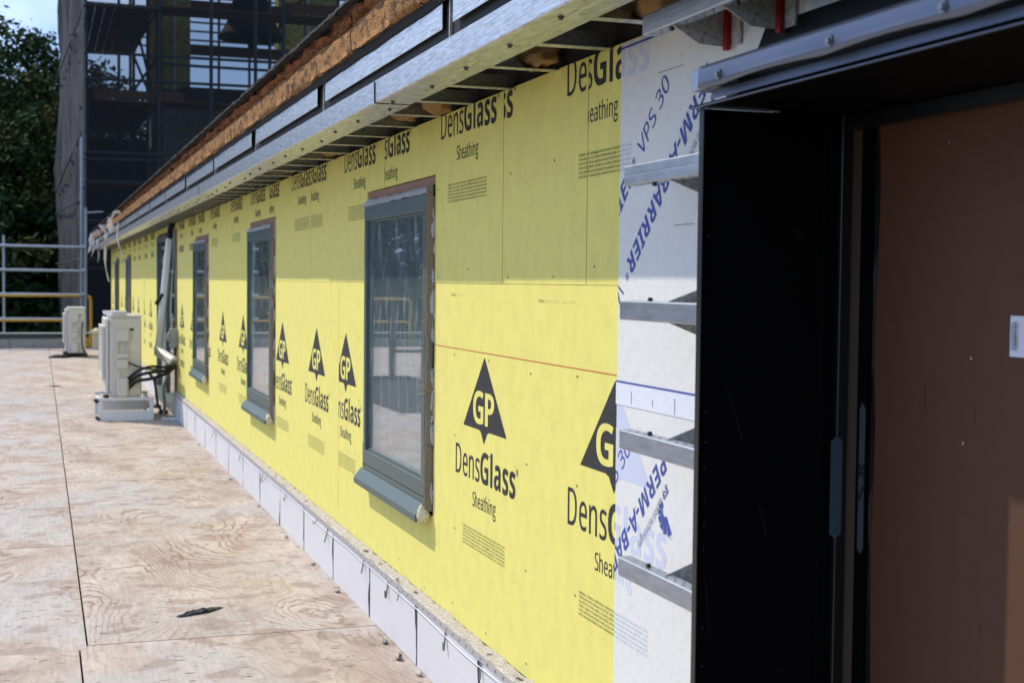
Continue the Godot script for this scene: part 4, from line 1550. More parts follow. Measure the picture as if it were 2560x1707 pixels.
# ---------------------------------------------------------------- far edge of the deck
func build_parapet() -> void:
	var p := thing("parapet_wall", "low concrete parapet with green metal flashing along the far deck edge", "parapet")
	var x := 0.35
	while x > -9.0:
		var s := start()
		box(s, Vector3(x - 1.19, 0.0, -31.95), Vector3(x, 0.205, -31.70), 0.004)
		obj("concrete_block", s, M.concrete, p)
		x -= 1.2
	var f := start()
	box(f, Vector3(-9.0, 0.205, -31.97), Vector3(0.35, 0.305, -31.685), 0.004)
	obj("green_flashing", f, M.green_flashing, p)
	var t := start()
	box(t, Vector3(-9.0, 0.305, -31.98), Vector3(0.35, 0.322, -31.675), 0.003)
	obj("coping_edge", t, M.pale_edge, p)

func bar(parent: Node, called: String, a: Vector3, b: Vector3, r: float, m: Material, seg := 8) -> MeshInstance3D:
	var s := start()
	tube(s, [a, b], r, seg)
	return obj(called, s, m, parent)

func build_guard_rails() -> void:
	var g := thing("scaffold_railing", "galvanized scaffold tube railing with four rails behind the far parapet", "railing")
	for x in [-2.165, -3.2]:
		bar(g, "post", Vector3(x, -8.0, -32.1), Vector3(x, 2.42, -32.1), 0.030, M.tube)
	bar(g, "post", Vector3(-0.485, -8.0, -32.1), Vector3(-0.475, 3.05, -32.1), 0.030, M.tube)
	bar(g, "post", Vector3(-0.57, -8.0, -32.35), Vector3(-0.56, 4.6, -32.35), 0.026, M.tube)
	for y in [2.19, 1.67, 1.15, 0.615]:
		bar(g, "rail", Vector3(-3.3, y + 0.01, -32.0), Vector3(-0.50, y - 0.01, -32.02), 0.032, M.tube)
		for x in [-2.165, -0.50]:
			var s := start()
			obox(s, Transform3D(Basis(), Vector3(x, y, -32.06)), Vector3(0.07, 0.09, 0.10), 0.015)
			obj("clamp", s, M.tube, g)
	bar(g, "rail", Vector3(-0.5, 2.93, -32.0), Vector3(-0.1, 2.98, -32.4), 0.02, M.tube)
	var y := thing("yellow_guard_rail", "yellow tube guard rail with rounded end standing inside the parapet", "guard rail")
	for yy in [1.10, 0.575]:
		var s := start()
		tube(s, [Vector3(-6.72, yy - 0.25 if yy < 1.0 else yy - 0.12, -31.45), Vector3(-6.70, yy - 0.05, -31.45), Vector3(-6.62, yy, -31.45), Vector3(-0.62, yy + 0.03, -31.48)], 0.026, 8)
		obj("rail", s, M.safety_yellow, y)
	for x in [-6.72, -4.4, -2.45]:
		bar(y, "post", Vector3(x, 0.0, -31.47), Vector3(x, 1.08, -31.47), 0.026, M.safety_yellow)
	var gt := thing("yellow_gate_frame", "bent yellow tube gate beside the far end of the yellow wall", "gate")
	var s2 := start()
	tube(s2, [Vector3(-0.395, 0.03, -31.3), Vector3(-0.395, 1.02, -31.3), Vector3(-0.41, 1.10, -31.3), Vector3(-0.46, 1.13, -31.3)], 0.034, 8)
	obj("bent_post", s2, M.safety_yellow, gt)
	for k in 7:
		var bx := start()
		box(bx, Vector3(-0.50 + k * 0.11, 0.03, -31.5), Vector3(-0.42 + k * 0.11, 0.22, -31.47), 0.01)
		obj("toe_plate", bx, M.safety_yellow, gt)
	bar(gt, "toe_rail", Vector3(-0.6, 0.06, -31.44), Vector3(0.3, 0.06, -31.44), 0.02, M.safety_yellow)

# ---------------------------------------------------------------- scaffolded bell tower
func build_tower() -> void:
	var t := thing("bell_tower", "unfinished bell tower with yellow sheathed piers inside the scaffold", "tower", Vector3.ZERO)
	for e in [["pier", Vector3(1.80, 6.75, -40.8), Vector3(2.56, 13.0, -40.0), M.shaded_yellow], ["pier", Vector3(5.85, 6.75, -40.8), Vector3(6.75, 13.0, -40.0), M.shaded_yellow], ["pier", Vector3(1.80, 6.75, -46.0), Vector3(2.56, 13.0, -45.2), M.shaded_yellow], ["pier", Vector3(5.85, 6.75, -46.0), Vector3(6.75, 13.0, -45.2), M.shaded_yellow], ["stone_base", Vector3(1.80, -8.0, -46.0), Vector3(6.9, 6.72, -40.05), M.stone], ["lintel", Vector3(1.7, 11.6, -40.9), Vector3(6.9, 12.4, -40.0), M.stone], ["added_belfry_ceiling", Vector3(1.7, 12.4, -46.1), Vector3(6.9, 12.7, -39.9), M.plank]]:  # unseen ceiling added to shade the bell; pier yellow has shade in its colour
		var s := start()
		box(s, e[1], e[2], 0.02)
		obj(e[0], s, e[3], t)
	var ed := start()
	box(ed, Vector3(2.10, 6.75, -39.99), Vector3(2.16, 11.6, -39.96))
	box(ed, Vector3(5.80, 6.75, -39.99), Vector3(5.88, 11.6, -39.96))
	obj("corner_bead", ed, M.pale_edge, t)
	for e in [[8.08, 8.36, -42.0], [9.35, 9.75, -42.6]]:
		var s := start()
		box(s, Vector3(2.56, e[0], e[2] - 0.25), Vector3(5.85, e[1], e[2]))
		obj("timber_beam", s, M.plank, t)
	var bl := thing("church_bell", "large dark bronze bell hanging in the open belfry", "bell", Vector3(4.41, 8.50, -41.2))
	var bs := start()
	lathe(bs, PackedVector2Array([Vector2(0.70, 0.02), Vector2(0.955, -0.02), Vector2(0.965, 0.03), Vector2(0.90, 0.11), Vector2(0.80, 0.26), Vector2(0.70, 0.45), Vector2(0.63, 0.65), Vector2(0.59, 0.85), Vector2(0.55, 1.02), Vector2(0.45, 1.13), Vector2(0.2, 1.18), Vector2(0.0, 1.19)]), Vector3.ZERO, 40)
	obj("bell_body", bs, M.bronze, bl)
	var cl := start()
	lathe(cl, PackedVector2Array([Vector2(0.0, -0.30), Vector2(0.10, -0.25), Vector2(0.12, -0.15), Vector2(0.05, 0.0), Vector2(0.03, 1.0)]), Vector3.ZERO, 12)
	obj("clapper", cl, M.bronze, bl)
	var yk := start()
	box(yk, Vector3(-0.9, 1.19, -0.18), Vector3(0.9, 1.50, 0.18), 0.03)
	obj("yoke", yk, M.bronze, bl)
	var wr := start()
	tube(wr, [Vector3(0.62, 0.10, 0.25), Vector3(1.25, 0.95, 0.25), Vector3(1.9, 1.75, 0.25)], 0.045, 6)
	for k in 4:
		obox(wr, Transform3D(Basis(Vector3(0, 0, 1), 0.9), Vector3(0.85 + k * 0.22, 0.42 + k * 0.29, 0.25)), Vector3(0.16, 0.14, 0.1))
	obj("bell_chain", wr, M.bronze, bl)

	var s := thing("scaffold_tower", "dark netted scaffold tower of tubes and planks around the bell tower", "scaffold")
	var xs := [-0.29, 1.56, 2.90, 4.07, 4.82, 6.3, 7.4]
	for x in xs:
		bar(s, "standard", Vector3(x, -8.0, -38.0), Vector3(x, 13.5, -38.0), 0.052, M.tube_dark, 6)
	for p in [[0.88, -44.6], [1.18, -42.4], [1.42, -40.2], [1.60, -39.3], [-0.45, -40.7], [-0.60, -43.4], [-0.75, -46.0], [1.3, -46.0], [4.2, -47.2], [4.65, -39.3], [5.2, -47.2], [6.1, -47.2], [2.9, -47.2]]:
		bar(s, "standard", Vector3(p[0], -8.0, p[1]), Vector3(p[0], 13.5, p[1]), 0.05, M.tube_dark, 6)
	bar(s, "ledger", Vector3(-0.35, 8.55, -37.96), Vector3(1.6, 8.55, -37.96), 0.042, M.tube_dark, 6)
	for y in [11.0, 7.33, 6.66, 4.77, 4.60, 4.02, 3.0, 2.0]:
		bar(s, "ledger", Vector3(-0.35, y, -37.96), Vector3(7.4, y + 0.03, -37.96), 0.042, M.tube_dark, 6)
	for y in [9.2, 7.15, 5.3, 3.4]:
		bar(s, "ledger", Vector3(1.5, y, -38.06), Vector3(7.4, y - 0.02, -38.06), 0.042, M.tube_dark, 6)
	for y in [11.0, 8.52, 7.3, 6.05, 3.9, 1.75]:
		bar(s, "transom", Vector3(-0.30, y, -38.0), Vector3(-0.75, y, -46.0), 0.042, M.tube_dark, 6)
		bar(s, "transom", Vector3(1.52, y, -38.0), Vector3(1.30, y, -46.0), 0.042, M.tube_dark, 6)
	for y in [9.29, 9.0, 8.71, 8.44, 10.1, 10.6]:
		bar(s, "back_ledger", Vector3(-0.6, y + 0.6, -47.0), Vector3(7.4, y + 0.6, -47.0), 0.035, M.tube_dark, 6)
	bar(s, "brace", Vector3(1.45, 6.2, -38.1), Vector3(1.30, 8.5, -42.0), 0.04, M.tube_dark, 6)
	bar(s, "brace", Vector3(1.56, 6.2, -39.5), Vector3(0.6, 8.5, -39.5), 0.04, M.tube_dark, 6)
	# planked lifts: along the left side and across the front
	for y in [8.60, 6.12, 3.95, 1.75, 11.1]:
		for k in 7:
			var pl := start()
			var x0 := -0.26 + k * 0.245
			box(pl, Vector3(x0, y, -46.0), Vector3(x0 + 0.232, y + 0.045, -38.05))
			obj("plank", pl, M.plank, s)
		for k in 5:
			var pf := start()
			var zz := -39.35 + k * 0.25
			box(pf, Vector3(1.5, y + 0.05, zz), Vector3(7.4, y + 0.092, zz + 0.235))
			obj("plank", pf, M.plank, s)
	for y in [6.18, 8.70, 11.15]:
		var tb := start()
		var xa := -0.05 if y < 7.0 else 1.56 if y > 9.0 else 4.9
		var xb := 2.21 if y < 7.0 else 7.4
		box(tb, Vector3(xa, y + 0.02, -38.16), Vector3(xb, y + 0.24 + (0.06 if y > 7.0 else 0.0), -38.11))
		obj("toe_board", tb, M.plank, s)
	var td := start()
	obox(td, Transform3D(Basis(Vector3(0, 1, 0), 0.5), Vector3(-0.2, 6.30, -38.3)), Vector3(0.05, 0.34, 0.7))
	obj("toe_board", td, M.plank, s)
	var ft := start()
	box(ft, Vector3(2.2, 6.25, -39.3), Vector3(7.4, 6.75, -39.25))
	obj("front_board", ft, M.black_board, s)
	# netting: thin over the front, doubled low down, bunched along the left side
	var nf := start()
	quad(nf, Vector3(-0.29, -8, -37.90), Vector3(7.5, -8, -37.90), Vector3(7.5, 13.5, -37.90), Vector3(-0.29, 13.5, -37.90), Vector3(3, 0, -60))
	obj("netting", nf, M.net, s)
	var nb := start()
	quad(nb, Vector3(-0.70, -8, -46.15), Vector3(7.5, -8, -46.3), Vector3(7.5, 5.9, -46.3), Vector3(-0.70, 5.9, -46.15), Vector3(3, 0, -60))
	obj("netting", nb, M.net_side, s)
	var nz := FastNoiseLite.new()
	nz.seed = 12
	nz.frequency = 0.5
	var ns := start()
	ns.set_smooth_group(0)
	var cols := 44
	var rows := 70
	var g := []
	for i in cols + 1:
		var f := float(i) / cols
		var col := []
		for j in rows + 1:
			var y := lerpf(-8.0, 13.5, float(j) / rows)
			var base := Vector3(lerpf(-0.30, -0.82, f), y, lerpf(-37.88, -46.2, f))
			var bulge := 0.16 * nz.get_noise_2d(f * 14.0, y * 0.35) + 0.13 * nz.get_noise_2d(f * 46.0, y * 0.22) + 0.04 * nz.get_noise_2d(f * 110.0, y * 1.3)
			if absf(y - 7.95) < 0.2 or absf(y - 4.9) < 0.2:
				bulge += 0.05
			col.append(base + Vector3(-bulge, 0, 0))
		g.append(col)
	for i in cols:
		for j in rows:
			quad(ns, g[i][j], g[i + 1][j], g[i + 1][j + 1], g[i][j + 1], Vector3(5, 2, -42))
	ns.set_smooth_group(-1)
	obj("side_netting", ns, M.net_side, s)
	for e in [[8.35, 7.55], [5.3, 4.15], [3.55, 3.5], [2.0, 1.95]]:
		var tie := start()
		tube(tie, curve_pts([Vector3(-0.38, e[0], -37.9), Vector3(-0.62, lerpf(e[0], e[1], 0.4), -41.0), Vector3(-0.95, e[1], -46.0)], 10), 0.02, 5)
		obj("tie_rope", tie, M.tube_dark, s)

# ---------------------------------------------------------------- trees
func tree_crown(sd: int, radius: Vector3, clumps: int, per: int, leaf_size: float, hue: float) -> ArrayMesh:
	var r := RandomNumberGenerator.new()
	r.seed = sd
	var v := PackedVector3Array()
	var n := PackedVector3Array()
	var c := PackedColorArray()
	for k in clumps:
		var d := Vector3(r.randfn(), r.randfn(), r.randfn()).normalized()
		var rad := pow(r.randf(), 0.42)
		var cen := d * radius * rad
		var cr := r.randf_range(0.55, 1.35)
		var tone := r.randf_range(0.65, 1.35)
		var warm := clampf(r.randfn() * 0.28 + hue, 0.0, 1.0)
		for i in per:
			var o := Vector3(r.randfn(), r.randfn() * 0.7, r.randfn()) * cr * 0.48
			var p := cen + o
			var nn := (Vector3(r.randfn(), r.randfn() + 0.9, r.randfn())).normalized()
			var u := nn.cross(Vector3(r.randfn(), r.randfn(), r.randfn())).normalized()
			var w := nn.cross(u)
			var s := leaf_size * r.randf_range(0.6, 1.3)
			var a := p - u * s
			var b := p + w * s * 0.55
			var e := p + u * s
			var f := p - w * s * 0.55
			for q in [a, b, e, a, e, f]:
				v.append(q)
				n.append(nn)
			var t := tone * r.randf_range(0.8, 1.25)
			var col := Color(lerpf(0.026, 0.080, warm) * t, lerpf(0.051, 0.062, warm) * t, lerpf(0.020, 0.017, warm) * t)
			for q in 6:
				c.append(col)
	var arr := []
	arr.resize(Mesh.ARRAY_MAX)
	arr[Mesh.ARRAY_VERTEX] = v
	arr[Mesh.ARRAY_NORMAL] = n
	arr[Mesh.ARRAY_COLOR] = c
	var m := ArrayMesh.new()
	m.add_surface_from_arrays(Mesh.PRIMITIVE_TRIANGLES, arr)
	return m

func make_tree(label: String, at: Vector3, crown: ArrayMesh, mid: float, rad: float, turn: float, group := "trees behind the deck") -> void:
	var t := thing("broadleaf_tree", label, "tree", at, group)
	t.rotation.y = turn
	var s := start()
	tube(s, [Vector3(0, 0, 0), Vector3(0.15, mid * 0.4, 0.1), Vector3(-0.1, mid * 0.8, 0.0), Vector3(0.1, mid * 1.2, 0.1)], [0.55, 0.42, 0.32, 0.12], 9)
	obj("trunk", s, M.bark, t)
	var lr := RandomNumberGenerator.new()
	lr.seed = int(absf(at.x * 13 + at.z * 7))
	for k in 7:
		var y0 := mid * lr.randf_range(0.45, 1.0)
		var a := TAU * k / 7.0 + lr.randf()
		var e := Vector3(cos(a), 0.55, sin(a)) * rad * lr.randf_range(0.5, 0.8)
		var b := start()
		tube(b, [Vector3(0, y0, 0), Vector3(0, y0, 0) + e * 0.5 + Vector3(0, 0.2, 0), Vector3(0, y0, 0) + e], [0.18, 0.11, 0.04], 6)
		obj("limb", b, M.bark, t)
	var cr := inst("crown", crown, M.leaf, t)
	cr.position = Vector3(0, mid, 0)

func build_trees() -> void:
	var a := tree_crown(41, Vector3(6.0, 7.6, 5.0), 520, 150, 0.13, 0.10)
	var b := tree_crown(42, Vector3(5.4, 7.0, 4.6), 440, 150, 0.13, 0.26)
	var c := tree_crown(43, Vector3(7.0, 7.6, 5.5), 420, 130, 0.17, 0.05)
	make_tree("tall dark green tree rising beyond the parapet beside the scaffold netting", Vector3(-3.7, -8.0, -60.0), a, 12.3, 6.0, 0.3)
	make_tree("olive and rust tinted tree in front of the tall dark one, seen through scaffold netting", Vector3(-0.4, -8.0, -55.0), b, 10.6, 5.4, 1.3)
	make_tree("broad tree with low branches filling the gap behind the scaffold railing", Vector3(-6.2, -8.0, -52.0), c, 6.6, 6.5, 2.1)
	make_tree("rounded tree crown showing behind the scaffold planks", Vector3(2.0, -8.0, -70.0), c, 8.2, 6.5, 4.0)
	for p in [[-13.0, -50.0, 8.2, 0.5], [-17.5, -44.0, 7.6, 1.7], [-22.5, -52.0, 8.4, 2.9], [-20.0, -36.0, 6.4, 3.6], [-27.0, -42.0, 8.0, 5.0]]:
		make_tree("dense tree of the row beyond the open side of the deck, mirrored in window glass", Vector3(p[0], -8.0, p[1]), c, p[2], 6.5, p[3], "row of trees mirrored in the windows")

# ---------------------------------------------------------------- outdoor units
func build_air_conditioners() -> void:
	var near := make_ac("cream outdoor air conditioner on a white stand beside the patio door", Vector3(-0.568, 0.245, -15.825))
	var p := start()
	for z in [0.50, -0.42]:
		box(p, Vector3(-0.285, -0.030, z - 0.02), Vector3(0.285, 0.0, z + 0.02), 0.003)
		for x in [-0.262, 0.262]:
			box(p, Vector3(x - 0.022, -0.245, z - 0.0195), Vector3(x + 0.022, -0.030, z + 0.0195), 0.003)
	for x in [-0.262, 0.262]:
		box(p, Vector3(x - 0.018, -0.075, -0.40), Vector3(x + 0.018, -0.04, 0.48), 0.003)
	obj("stand", p, M.white_steel, near)
	var lp := start()
	box(lp, Vector3(-0.240, -0.243, 0.522), Vector3(0.284, -0.138, 0.530), 0.002)
	obj("stand_panel", lp, M.white_steel, near)
	var mp := start()
	box(mp, Vector3(-0.222, -0.165, 0.10), Vector3(0.215, -0.060, 0.11), 0.002)
	obj("stand_panel", mp, M.white_steel, near)
	var ft := start()
	for q in [Vector3(-0.295, -0.03, 0.50), Vector3(-0.28, -0.215, 0.50), Vector3(-0.20, 0.012, 0.49)]:
		lump(ft, q, Vector3(0.032, 0.024, 0.03), 5, 0.3, 8, 6)
	obj("rubber_foot", ft, M.hose, near)
	var far := make_ac("cream outdoor air conditioner on low black feet by the far parapet", Vector3(-0.766, 0.075, -28.38))
	var lf := start()
	for z in [0.40, -0.35]:
		box(lf, Vector3(-0.24, -0.075, z - 0.03), Vector3(0.20, 0.0, z + 0.03), 0.004)
	obj("stand", lf, M.hose, far)
	var ch := start()
	tube(ch, curve_pts([Vector3(0.11, 0.60, 0.48), Vector3(0.09, 0.40, 0.56), Vector3(0.10, 0.15, 0.55), Vector3(0.15, -0.05, 0.53), Vector3(0.05, -0.06, 0.5)], 14), 0.016, 7)
	obj("drop_cable", ch, M.grey_hose, far)
	var wb := thing("white_tray", "flat white tray lying on top of the nearer air conditioner", "tray", Vector3(-0.70, 1.118, -15.55))
	var ws := start()
	obox(ws, Transform3D(Basis(Vector3(0, 1, 0), 0.25), Vector3(0.03, 0.017, 0.02)), Vector3(0.16, 0.034, 0.34), 0.006)
	obj("tray_body", ws, M.white_steel, wb)
	var wl := start()
	obox(wl, Transform3D(Basis(Vector3(0, 1, 0), 0.25), Vector3(0.03, 0.037, 0.02)), Vector3(0.165, 0.006, 0.345), 0.002)
	obj("tray_lid", wl, M.white_steel, wb)

func make_ac(label: String, at: Vector3) -> Node3D:
	var a := thing("air_conditioner", label, "air conditioner", at, "outdoor units on the deck")
	var s := start()
	box(s, Vector3(-0.163, 0.0, -0.475), Vector3(0.163, 0.845, 0.475), 0.014)
	obj("body", s, M.ivory, a)
	var t := start()
	box(t, Vector3(-0.168, 0.846, -0.479), Vector3(0.168, 0.872, 0.479), 0.010)
	obj("lid", t, M.ivory, a)
	var f := start()
	box(f, Vector3(-0.205, 0.03, -0.470), Vector3(-0.164, 0.840, 0.455), 0.018)
	obj("front_panel", f, M.ivory, a)
	var g := start()
	for e in [[Vector3(-0.242, 0.19, -0.44), Vector3(-0.206, 0.225, 0.40)], [Vector3(-0.242, 0.72, -0.44), Vector3(-0.206, 0.755, 0.40)], [Vector3(-0.242, 0.225, -0.44), Vector3(-0.206, 0.72, -0.405)], [Vector3(-0.242, 0.225, 0.365), Vector3(-0.206, 0.72, 0.40)]]:
		box(g, e[0], e[1], 0.006)
	var gp := obj("fan_grille", g, M.ivory, a)
	for k in 14:
		var sl := start()
		box(sl, Vector3(-0.240, 0.242 + k * 0.0345, -0.405), Vector3(-0.228, 0.254 + k * 0.0345, 0.365))
		obj("grille_bar", sl, M.ivory, gp)
	# end face with covers
	var z := 0.4752
	var hc := start()
	for e in [[Vector3(-0.096, 0.596, z), Vector3(0.028, 0.722, z + 0.030)], [Vector3(-0.096, 0.415, z), Vector3(0.028, 0.468, z + 0.030)], [Vector3(-0.096, 0.468, z), Vector3(-0.078, 0.596, z + 0.030)], [Vector3(0.012, 0.468, z), Vector3(0.028, 0.596, z + 0.030)]]:
		box(hc, e[0], e[1], 0.006)
	var handle := obj("service_cover", hc, M.ivory, a)
	var rc := start()
	box(rc, Vector3(-0.078, 0.545, z + 0.001), Vector3(0.012, 0.556, z + 0.022), 0.002)
	obj("grip_bar", rc, M.ivory, handle)
	var tc := start()
	box(tc, Vector3(-0.094, 0.300, z), Vector3(0.030, 0.405, z + 0.045), 0.012)
	obj("terminal_cover", tc, M.ivory, a)
	var vc := start()
	box(vc, Vector3(-0.094, 0.005, z), Vector3(0.028, 0.212, z + 0.055), 0.020)
	obj("valve_cover", vc, M.ivory, a)
	var l1 := start()
	box(l1, Vector3(0.040, 0.585, z), Vector3(0.085, 0.735, z + 0.0012))
	var la := obj("label_plate", l1, M.label_white, a)
	var l2 := start()
	box(l2, Vector3(0.041, 0.705, z + 0.0013), Vector3(0.084, 0.734, z + 0.0018))
	for k in 7:
		box(l2, Vector3(0.046, 0.60 + k * 0.014, z + 0.0013), Vector3(0.078, 0.604 + k * 0.014, z + 0.0017))
	obj("label_print", l2, M.label_dark, la)
	var l3 := start()
	box(l3, Vector3(0.040, 0.512, z), Vector3(0.115, 0.560, z + 0.0012))
	obj("label_plate", l3, M.label_white, a)
	var sm := start()
	box(sm, Vector3(-0.1385, 0.02, z), Vector3(0.158, 0.030, z + 0.004), 0.001)
	obj("base_lip", sm, M.ivory, a)
	for q in [[-0.15, 0.05], [-0.15, 0.78], [0.10, 0.03], [0.125, 0.03], [-0.05, 0.25]]:
		var sc := start()
		obox(sc, Transform3D(Basis(), Vector3(q[0], q[1], z + 0.002)), Vector3(0.010, 0.010, 0.005), 0.002)
		obj("screw", sc, M.screw, a)
	return a

func build_lineset() -> void:
	var d := thing("pipe_duct", "white pipe duct leaning up the patio door to a black hose at the soffit", "duct")
	var s := start()
	var top := Vector3(-0.058, 1.962, -16.0)
	var bot := Vector3(-0.180, 0.725, -16.0)
	var axis := (top - bot).normalized()
	var bs := Basis(axis.cross(Vector3(0, 0, 1)).normalized(), axis, Vector3(0, 0, 1))
	obox(s, Transform3D(bs, (top + bot) * 0.5), Vector3(0.078, (top - bot).length(), 0.075), 0.018)
	obj("duct_cover", s, M.pipe, d)
	var h := start()
	tube(h, curve_pts([top + Vector3(0, -0.03, 0), top + Vector3(0.006, 0.07, 0.0), top + Vector3(0.03, 0.15, 0.0), top + Vector3(0.08, 0.21, 0.02)], 10), 0.033, 9)
	obj("hose_top", h, M.hose, d)
	var e := start()
	var e0 := Vector3(-0.186, 0.70, -15.99)
	var e1 := Vector3(-0.050, 0.605, -15.60)
	var ea := (e1 - e0).normalized()
	var eb := Basis(ea.cross(Vector3.UP).normalized(), Vector3.ZERO, ea)
	eb.y = eb.z.cross(eb.x)
	obox(e, Transform3D(eb, (e0 + e1) * 0.5), Vector3(0.085, 0.105, (e1 - e0).length() + 0.06), 0.022)
	obj("duct_elbow", e, M.pipe, d)
	var cf := start()
	obox(cf, Transform3D(bs, bot + axis * 0.01), Vector3(0.094, 0.055, 0.09), 0.012)
	obj("duct_collar", cf, M.pipe, d)
	var ck := start()
	tube(ck, [Vector3(-0.02, 0.61, -15.6), Vector3(-0.05, 0.61, -15.56)], 0.012, 6)
	obj("duct_screw", ck, M.hose, d)
	var st := start()
	obox(st, Transform3D(bs.rotated(Vector3(0, 0, 1), -0.5), bot + axis * 0.56 + Vector3(-0.045, 0, 0.02)), Vector3(0.045, 0.15, 0.05), 0.014)
	obj("bracket_grip", st, M.hose, d)
	# insulated lines to the unit
	var ends := [[Vector3(-0.535, 0.450, -15.33), 0.015], [Vector3(-0.535, 0.400, -15.33), 0.018], [Vector3(-0.535, 0.345, -15.33), 0.018]]
	for i in 3:
		var o := thing("insulated_hose", "black insulated hose looping from air conditioner to pipe duct, %s of three" % ["upper", "middle", "lower"][i], "hose", Vector3.ZERO, "hoses of the nearer air conditioner")
		var hs := start()
		var a: Vector3 = ends[i][0]
		tube(hs, curve_pts([a + Vector3(-0.01, -0.01, -0.02), a + Vector3(0.08, 0.075, 0.05), a + Vector3(0.22, 0.125 - 0.012 * i, 0.06), Vector3(-0.16, 0.562 - 0.035 * i, -15.33), Vector3(-0.06, 0.585 - 0.012 * i, -15.40), Vector3(-0.045, 0.60, -15.56)], 22), ends[i][1], 8)
		obj("hose_body", hs, M.hose, o)
	var w := thing("grey_control_cable", "thin grey cable running from terminal cover to pipe duct", "cable")
	var ws := start()
	tube(ws, curve_pts([Vector3(-0.545, 0.615, -15.31), Vector3(-0.42, 0.565, -15.27), Vector3(-0.28, 0.545, -15.28), Vector3(-0.14, 0.575, -15.36), Vector3(-0.06, 0.61, -15.55)], 20), 0.012, 7)
	obj("cable_body", ws, M.grey_hose, w)
	var dr := thing("drain_hose", "dark grey hose drooping from the black hoses to the deck", "hose")
	var ds := start()
	tube(ds, curve_pts([Vector3(-0.33, 0.50, -15.36), Vector3(-0.27, 0.42, -15.45), Vector3(-0.235, 0.28, -15.6), Vector3(-0.20, 0.12, -15.8), Vector3(-0.14, 0.022, -16.0)], 18), 0.015, 7)
	obj("hose_body", ds, M.grey_hose, dr)
	var dn := start()
	lump(dn, Vector3(-0.13, 0.022, -16.03), Vector3(0.06, 0.026, 0.08), 9, 0.4, 10, 6)
	obj("hose_tape", dn, M.hose, dr)
	var cp := thing("grey_conduit", "bent grey conduit dropping from under the pipe duct to the deck", "conduit")
	var cs := start()
	tube(cs, curve_pts([Vector3(-0.055, 0.56, -15.72), Vector3(-0.10, 0.42, -15.82), Vector3(-0.135, 0.28, -15.85), Vector3(-0.125, 0.12, -15.85), Vector3(-0.135, 0.0, -15.86)], 16), 0.018, 8)
	obj("conduit_body", cs, M.conduit, cp)
	var bx := thing("disconnect_box", "grey electrical disconnect box mounted at the near patio door jamb", "electrical box", Vector3(-0.03, 0.86, -15.68))
	var b1 := start()
	box(b1, Vector3(-0.055, -0.10, -0.06), Vector3(0.03, 0.105, 0.06), 0.006)
	obj("box_body", b1, M.box_grey, bx)
	var b2 := start()
	prism(b2, PackedVector2Array([Vector2(-0.056, 0.07), Vector2(-0.085, 0.04), Vector2(-0.085, -0.02), Vector2(-0.056, -0.05)]), -0.045, 0.045)
	obj("box_handle", b2, M.box_grey, bx)
	var b3 := start()
	tube(b3, curve_pts([Vector3(0.0, -0.10, 0.0), Vector3(0.0, -0.2, 0.0), Vector3(0.01, -0.33, -0.02)], 8), 0.014, 7)
	obj("box_conduit", b3, M.grey_hose, bx)
	var b4 := start()
	tube(b4, curve_pts([Vector3(-0.03, 0.10, -0.04), Vector3(-0.035, 0.3, -0.1), Vector3(0.0, 0.9, -0.15), Vector3(0.0, 1.2, -0.15)], 12), 0.008, 6)
	obj("box_wire", b4, M.conduit, bx)
	var cc := thing("white_cable", "thin white cable sagging under the perforated bar along the wall base", "cable")
	var cst := start()
	var pts := []
	var lr := FastNoiseLite.new()
	lr.seed = 6
	lr.frequency = 0.7
	for i in 120:
		var z := lerpf(-2.66, -12.5, i / 119.0)
		pts.append(Vector3(-0.0425, 0.230 + 0.006 * lr.get_noise_1d(z * 2.0) - 0.012 * maxf(0.0, sin(z * 2.4)) * 0.8, z))
	tube(cst, pts, 0.0022, 6)
	obj("cable_body", cst, M.cable, cc)

